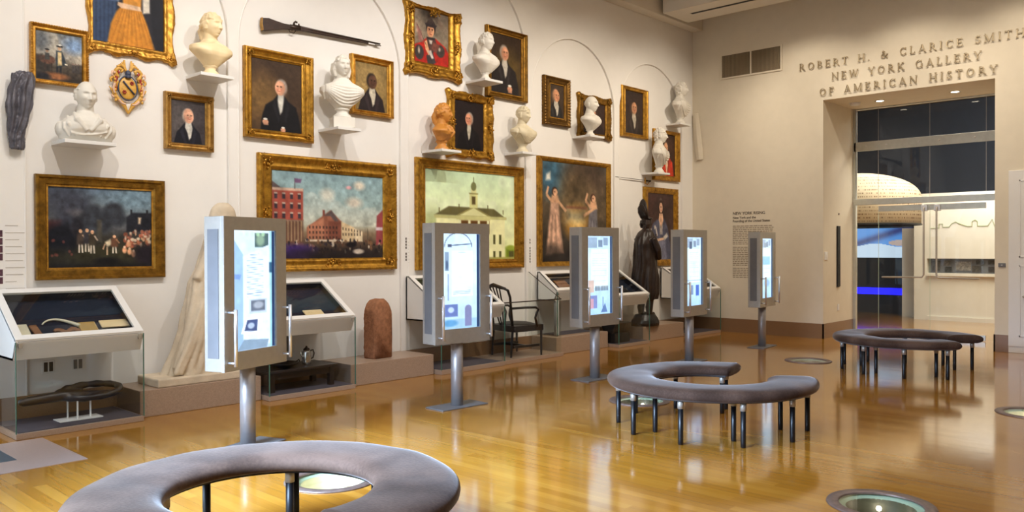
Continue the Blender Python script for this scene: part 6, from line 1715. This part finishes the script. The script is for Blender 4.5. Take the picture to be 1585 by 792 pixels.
m = MB(); m.ball((0, -.035, .145), .03, .028, .034, 14, 10); m.tube([(0, -.035, .10), (0, -.04, .13)], [.03, .024], 10); m.build('helmet', 'armsblue', ca, True)
for s in (-1, 1):
    m = MB()
    for k in range(5):
        scroll(m, [(s * .016, -.03, .165), (s * (.03 + .006 * k), -.032, .20 + .006 * k), (s * (.035 + .018 * k), -.028, .275 - .018 * k)], .013, .009, 8)
    m.build('wing', 'armsgold', ca, True)

# ------------------------------------------------------------------ weathered lead relic at the far left
m = MB()
rings = []
for j in range(40):
    t_ = j / 39; z = 0.36 - 0.72 * t_
    wx = float(np.interp(t_, [0, .04, .2, .4, .6, .8, .95, 1], [.05, .075, .10, .098, .085, .062, .052, .04])); cx = float(np.interp(t_, [0, .2, .5, .8, 1], [.05, .02, -.01, -.03, -.015]))
    ring = []
    for i in range(36):
        a = 2 * PI * i / 36
        f = 0.016 * math.sin(a * 9 + 6.0 * t_ + 1.8 * math.sin(t_ * 8)) + 0.018 * mnoise.noise(Vector((math.cos(a) * 2, math.sin(a) * 2, t_ * 6)))
        ring.append((cx + (wx + f) * math.cos(a), -0.075 + (wx * 0.62 + f) * math.sin(a), z + 0.01 * mnoise.noise(Vector((a, t_ * 9, 2)))))
    rings.append(ring)
m.loft(rings)
for k in range(12):
    ph = k * 0.55
    m.tube([(0.02 - 0.05 * t_ + 0.08 * math.sin(ph + t_ * 4.5) * (1 - .4 * t_), -0.125 + 0.03 * abs(math.sin(ph + t_ * 4.5)) + .02 * t_, 0.33 - 0.68 * t_) for t_ in np.linspace(0, 1, 16)], [0.016 - 0.006 * t_ for t_ in np.linspace(0, 1, 16)], 7)
lr = m.build('lead_relic', 'lead', None, True)
remesh(lr, 0.006, 0)
lr.location = (2.412, WALL_Y - 0.015, 2.88)
tag(lr, 'dark twisted lead fragment hanging at the far left of the wall', 'relic')

# ------------------------------------------------------------------ long gun
gx0, gz0, gx1, gz1 = 4.89, 4.16, 6.585, 4.235
gn = thing('long_gun', (5.33, WALL_Y - 0.05, 4.205), 'antique long-barrelled gun hung on the wall under the first arch', 'gun')
gl = gx1 - 5.33
rot = math.radians(-1.0)
gn.rotation_euler = (0, rot, 0)
m = MB()
butt = [(-.44, .035), (-.445, -.035), (-.435, -.10), (-.40, -.105), (-.30, -.075), (-.16, -.045), (-.06, -.03), (0.10, -.022), (.22, -.018), (.22, .004), (.05, .012), (-.06, .022), (-.16, .018), (-.26, .030), (-.36, .045)]
m.prism(butt, -0.022, 0.022)
m.tube([(0.20, 0, -.008), (0.6, 0, -.008), (1.05, 0, -.006)], [0.017, 0.015, 0.012], 10)
m.build('stock', 'gunwood', gn, bevel=0.008)
m = MB(); m.tube([(-.03, 0, .022), (0.3, 0, .016), (gl - .02, 0, .012)], [0.017, 0.014, 0.011], 12); m.tube([(gl - .1, 0, -.008), (gl - .005, 0, -.008)], 0.006, 8); m.build('barrel', 'gunsteel', gn, True)
m = MB(); m.box(-.09, .05, -.03, -.018, -.02, .022); m.tube([(-.045, -.02, .015), (-.035, -.024, .05), (-.012, -.024, .072)], [.014, .012, .008], 8); m.box(-.02, .005, -.03, -.016, .052, .07); m.tube([(.03, -.02, .015), (.025, -.024, .05)], [.013, .008], 8); m.build('lock', 'gunsteel', gn, True)
m = MB(); m.tube([(-.10, 0, -.03), (-.08, 0, -.062), (-.03, 0, -.066), (0.0, 0, -.03)], 0.005, 8); m.tube([(-.05, 0, -.03), (-.055, 0, -.05)], 0.004, 6); m.build('trigger_guard', 'gunsteel', gn, True)
MB().prism([(-.448, .04), (-.455, -.035), (-.442, -.105), (-.435, -.10), (-.445, -.035), (-.44, .037)], -0.023, 0.023).build('butt_plate', 'goldpale', gn)

# ------------------------------------------------------------------ small sword, pale bar
sd_ = thing('small_sword', (12.66, WALL_Y - 0.035, 2.845), 'slender old sword hung level between the two right-hand portraits', 'sword')
m = MB(); m.tube([(-.95, 0, 0.012), (-.5, 0, .008), (-.03, 0, 0)], [0.004, 0.010, 0.012], 8, flat=0.5); m.build('blade', 'gunsteel', sd_, True)
m = MB(); m.tube([(-.03, 0, 0), (.11, 0, -.002)], 0.014, 8); m.ball((.125, 0, -.002), .02, n=10, m=8); m.build('grip', 'blackwood', sd_, True)
m = MB(); m.tube([(-.03, 0, .05), (-.035, 0, 0), (-.03, 0, -.06)], 0.010, 8); m.tube([(-.02, 0, -.055), (.05, 0, -.07), (.11, 0, -.02)], 0.007, 8); m.ball((-.035, -.01, -.01), .012, .01, .04, 10, 8); m.build('guard', 'goldbright', sd_, True)
pk = MB(); pk.loft([[(u, v, z) for u, v in ((-.075 * s, -.012), (.075 * s, -.012), (.08 * s, -.04), (0, -.07 * s), (-.08 * s, -.04))] for z, s in ((-.46, .85), (-.3, 1.0), (.2, .92), (.46, .72))])
po = pk.build('pale_bar', 'endwall', None, bevel=0.008)  # tapered pale bar set aslant on the end wall
po.rotation_euler = (math.radians(0), 0, -PI / 2)
po.matrix_world = Matrix.Translation((BACK_X, 8.335, 3.79)) @ Matrix.Rotation(math.radians(-6), 4, 'X') @ Matrix.Rotation(-PI / 2, 4, 'Z')
tag(po, 'pale cream bar mounted aslant in the corner', 'plank')

# ------------------------------------------------------------------ wall labels
def label_strip(x, z0, z1, n, lab, wid=0.2, col='plum', hw=0.02):
    t = thing('caption_strip', (x, PIER_Y, (z0 + z1) / 2), lab, 'wall label', 'printed captions on the picture wall')
    m = MB(); H = z1 - z0
    rg = random.Random(int(x * 10))
    k = 9
    for i in range(k):
        if rg.random() < 0.88: m.box(-hw, hw, -0.0025, 0, -H / 2 + H * i / k + .006, -H / 2 + H * (i + 1) / k - .004)
    m.build('image_strip', col, t)
    m = MB()
    for i in range(n):
        z = H / 2 - H * (i + .5) / n; m.box(hw + .022, hw + .022 + wid * rg.uniform(.5, 1), -0.0025, 0, z - .003, z + .003)
    m.build('text_lines', 'fainttext', t)
label_strip(2.262, 1.22, 1.86, 10, 'printed caption with a strip of small pictures at the far left edge', 0.17)
label_strip(7.0, 1.40, 1.76, 8, 'narrow printed caption left of the town hall picture', 0.04, 'darktext', 0.010)
label_strip(9.47, 1.38, 1.76, 7, 'narrow printed caption right of the town hall picture', 0.02, 'darktext', 0.009)

# ------------------------------------------------------------------ lettering on the end wall
def glyphs():
    """serif capitals drawn as strokes on a unit-high body: ('l', x0,y0,x1,y1,w) line, ('a', cx,cy,rx,ry,a0,a1,w0,w1) arc"""
    T, N = 0.115, 0.052
    def sf(x, y, h=.09): return ('l', x - h, y, x + h, y, 0.05)
    G = {}
    G['I'] = (.34, [('l', .17, 0, .17, 1, T), sf(.17, .02, .14), sf(.17, .98, .14)])
    G['T'] = (.8, [('l', .4, 0, .4, 1, T), ('l', .02, .96, .78, .96, .07), ('l', .04, .8, .04, .97, .05), ('l', .76, .8, .76, .97, .05), sf(.4, .02, .15)])
    G['H'] = (.95, [('l', .16, 0, .16, 1, T), ('l', .79, 0, .79, 1, T), ('l', .16, .52, .79, .52, N), sf(.16, .02, .14), sf(.16, .98, .14), sf(.79, .02, .14), sf(.79, .98, .14)])
    G['E'] = (.72, [('l', .16, 0, .16, 1, T), ('l', .1, .965, .64, .965, .07), ('l', .1, .035, .68, .035, .07), ('l', .16, .52, .52, .52, N), ('l', .62, .8, .62, .98, .05), ('l', .66, .02, .66, .22, .05), ('l', .52, .43, .52, .61, .05), sf(.1, .02, .07), sf(.1, .98, .07)])
    G['F'] = (.68, [('l', .16, 0, .16, 1, T), ('l', .1, .965, .62, .965, .07), ('l', .16, .52, .5, .52, N), ('l', .6, .78, .6, .98, .05), ('l', .5, .43, .5, .61, .05), sf(.16, .02, .14), sf(.1, .98, .07)])
    G['L'] = (.68, [('l', .16, 0, .16, 1, T), ('l', .1, .035, .62, .035, .07), ('l', .61, .02, .61, .24, .05), sf(.16, .98, .14), sf(.1, .02, .07)])
    G['N'] = (.98, [('l', .14, 0, .14, 1, N), ('l', .82, 0, .82, 1, N), ('l', .13, .98, .82, .02, T), sf(.14, .02, .13), sf(.1, .98, .1), sf(.82, .98, .13)])
    G['M'] = (1.15, [('l', .14, 0, .16, 1, N), ('l', .98, 0, .96, 1, T), ('l', .17, .98, .55, .04, T), ('l', .96, .98, .55, .04, N), sf(.14, .02, .13), sf(.98, .02, .15), sf(.1, .98, .08), sf(1.0, .98, .1)])
    G['A'] = (.92, [('l', .44, 1, .12, 0, N), ('l', .44, 1, .8, 0, T), ('l', .22, .34, .68, .34, N), sf(.12, .02, .12), sf(.8, .02, .13)])
    G['W'] = (1.3, [('l', .12, 1, .38, 0, T), ('l', .38, 0, .64, .96, N), ('l', .6, .98, .88, 0, T), ('l', .88, 0, 1.16, 1, N), sf(.12, .98, .12), sf(.62, .98, .1), sf(1.16, .98, .12)])
    G['Y'] = (.86, [('l', .43, 0, .43, .46, T), ('l', .43, .44, .1, .98, T), ('l', .43, .44, .76, .98, N), sf(.43, .02, .15), sf(.1, .98, .12), sf(.76, .98, .12)])
    G['K'] = (.9, [('l', .16, 0, .16, 1, T), ('l', .2, .42, .7, .98, N), ('l', .34, .58, .76, .02, T), sf(.16, .02, .14), sf(.16, .98, .14), sf(.7, .98, .13), sf(.78, .02, .12)])
    G['O'] = (1.0, [('a', .5, .5, .41, .475, 0, 360, N, T)])
    G['C'] = (.9, [('a', .5, .5, .41, .475, 45, 315, N, T), ('l', .79, .72, .79, .95, .05), ('l', .79, .08, .79, .26, .05)])
    G['G'] = (1.0, [('a', .5, .5, .41, .475, 45, 315, N, T), ('l', .79, .72, .79, .95, .05), ('l', .82, .06, .82, .44, T), sf(.82, .44, .13)])
    G['B'] = (.78, [('l', .16, 0, .16, 1, T), ('a', .36, .745, .24, .225, -90, 90, N, T), ('a', .38, .265, .29, .24, -90, 90, N, T), ('l', .1, .97, .38, .97, .06), ('l', .1, .03, .4, .03, .06), ('l', .16, .51, .38, .51, .06)])
    G['R'] = (.86, [('l', .16, 0, .16, 1, T), ('a', .38, .735, .24, .235, -90, 90, N, T), ('l', .1, .97, .4, .97, .06), ('l', .16, .50, .4, .50, .06), ('l', .38, .5, .76, .02, T), sf(.16, .02, .14), sf(.78, .02, .1)])
    G['S'] = (.66, [('a', .33, .73, .23, .23, 20, 270, N, T), ('a', .34, .27, .25, .235, -160, 90, N, T), ('l', .54, .76, .54, .95, .05), ('l', .09, .06, .09, .26, .05)])
    G['.'] = (.3, [('l', .08, .06, .2, .06, .12)])
    G['&'] = (1.05, [('a', .42, .77, .18, .19, 0, 360, N, .1), ('a', .40, .28, .30, .25, 60, 330, N, T), ('l', .3, .68, .92, .02, T), ('l', .62, .1, .86, .5, N), ('l', .72, .5, .98, .5, .05)])
    return G
GL = glyphs()


def glyph_mesh(chars, h):
    m = MB(); D = 0.020 / h
    for s in chars:
        if s[0] == 'l':
            _, x0, y0, x1, y1, w = s
            dx, dy = x1 - x0, y1 - y0; L = math.hypot(dx, dy); nx_, ny_ = -dy / L * w / 2, dx / L * w / 2
            m.prism([(x0 + nx_, y0 + ny_), (x1 + nx_, y1 + ny_), (x1 - nx_, y1 - ny_), (x0 - nx_, y0 - ny_)], -D, 0)
        else:
            _, cx, cy, rx, ry, a0, a1, w0, w1 = s
            n = max(6, int(abs(a1 - a0) / 14))
            for i in range(n):
                pa = []
                for a in (a0 + (a1 - a0) * i / n, a0 + (a1 - a0) * (i + 1) / n):
                    r = math.radians(a); w = w0 + (w1 - w0) * abs(math.cos(r))
                    pa.append(((cx + (rx) * math.cos(r), cy + ry * math.sin(r)), (cx + (rx - w) * math.cos(r), cy + (ry - w * .85) * math.sin(r))))
                m.prism([pa[0][0], pa[1][0], pa[1][1], pa[0][1]], -D, 0)
    m.v = [(x * h, y * h, z * h) for x, y, z in m.v]
    return m


sign = thing('raised_lettering', (BACK_X - 0.018, 4.55, 4.2), 'raised metal capitals naming the gallery, above the doorway', 'sign', None, -PI / 2)
# local x runs from left to right on the wall (towards -y in the room), local z up


def text_line(txt, yl, yr, z, h):
    ln = bpy.data.objects.new('text_line', None); COL.objects.link(ln); ln.parent = sign
    adv = [GL[c][0] if c != ' ' else .62 for c in txt]
    tot = sum(adv) * h
    gap = ((yl - yr) - tot) / (len(txt) - 1)
    x = 4.55 - yl
    for c, a in zip(txt, adv):
        if c != ' ':
            o = glyph_mesh(GL[c][1], h).build('letter', 'letters', ln, fixn=True)
            o.location = (x, 0, z - 4.2)
        x += a * h + gap


text_line('ROBERT H. & CLARICE SMITH', 6.285, 2.79, 4.77, 0.126)
text_line('NEW YORK GALLERY', 5.70, 3.37, 4.525, 0.126)
text_line('OF AMERICAN HISTORY', 5.92, 3.15, 4.28, 0.126)

# vinyl text panel on the end wall
wt = thing('text_panel', (BACK_X - 0.0005, 7.60, 0), 'long grey vinyl text with a heading on the end wall behind the farthest kiosk', 'wall text', None, -PI / 2)
def font_line(txt, h, x, z, mat, bold=0.0):
    c = bpy.data.curves.new('heading', 'FONT'); c.body = txt; c.size = h * 1.38; c.extrude = 0.0008; c.offset = bold
    o = bpy.data.objects.new('heading_tmp', c); COL.objects.link(o)
    dg = bpy.context.evaluated_depsgraph_get()
    me = bpy.data.meshes.new_from_object(o.evaluated_get(dg)); COL.objects.unlink(o); bpy.data.objects.remove(o); 
    me.transform(Matrix.Rotation(PI / 2, 4, 'X')); me.materials.clear(); me.materials.append(M[mat])
    ob = bpy.data.objects.new('heading', me); COL.objects.link(ob); ob.parent = wt; ob.location = (x, -0.001, z)
    return ob
font_line('NEW YORK RISING', 0.055, 0, 2.235, 'darktext', 0.001)
font_line('New York and the', 0.045, 0, 2.16, 'darktext', 0.001)
font_line('Founding of the United States', 0.045, 0, 2.095, 'darktext', 0.001)
rg = random.Random(5)
z = 2.02
for rows in (11, 11, 6):
    m = MB()
    for k in range(rows):
        x = 0.0; end = 0.82 if k < rows - 1 else 0.5
        while x < end - .03:
            w = min(rg.uniform(.025, .085), end - x)
            m.box(x, x + w, -0.0018, 0, z - .0075, z + .0075); x += w + .014
        z -= 0.034
    z -= 0.026
    m.build('paragraph', 'walltext', wt)
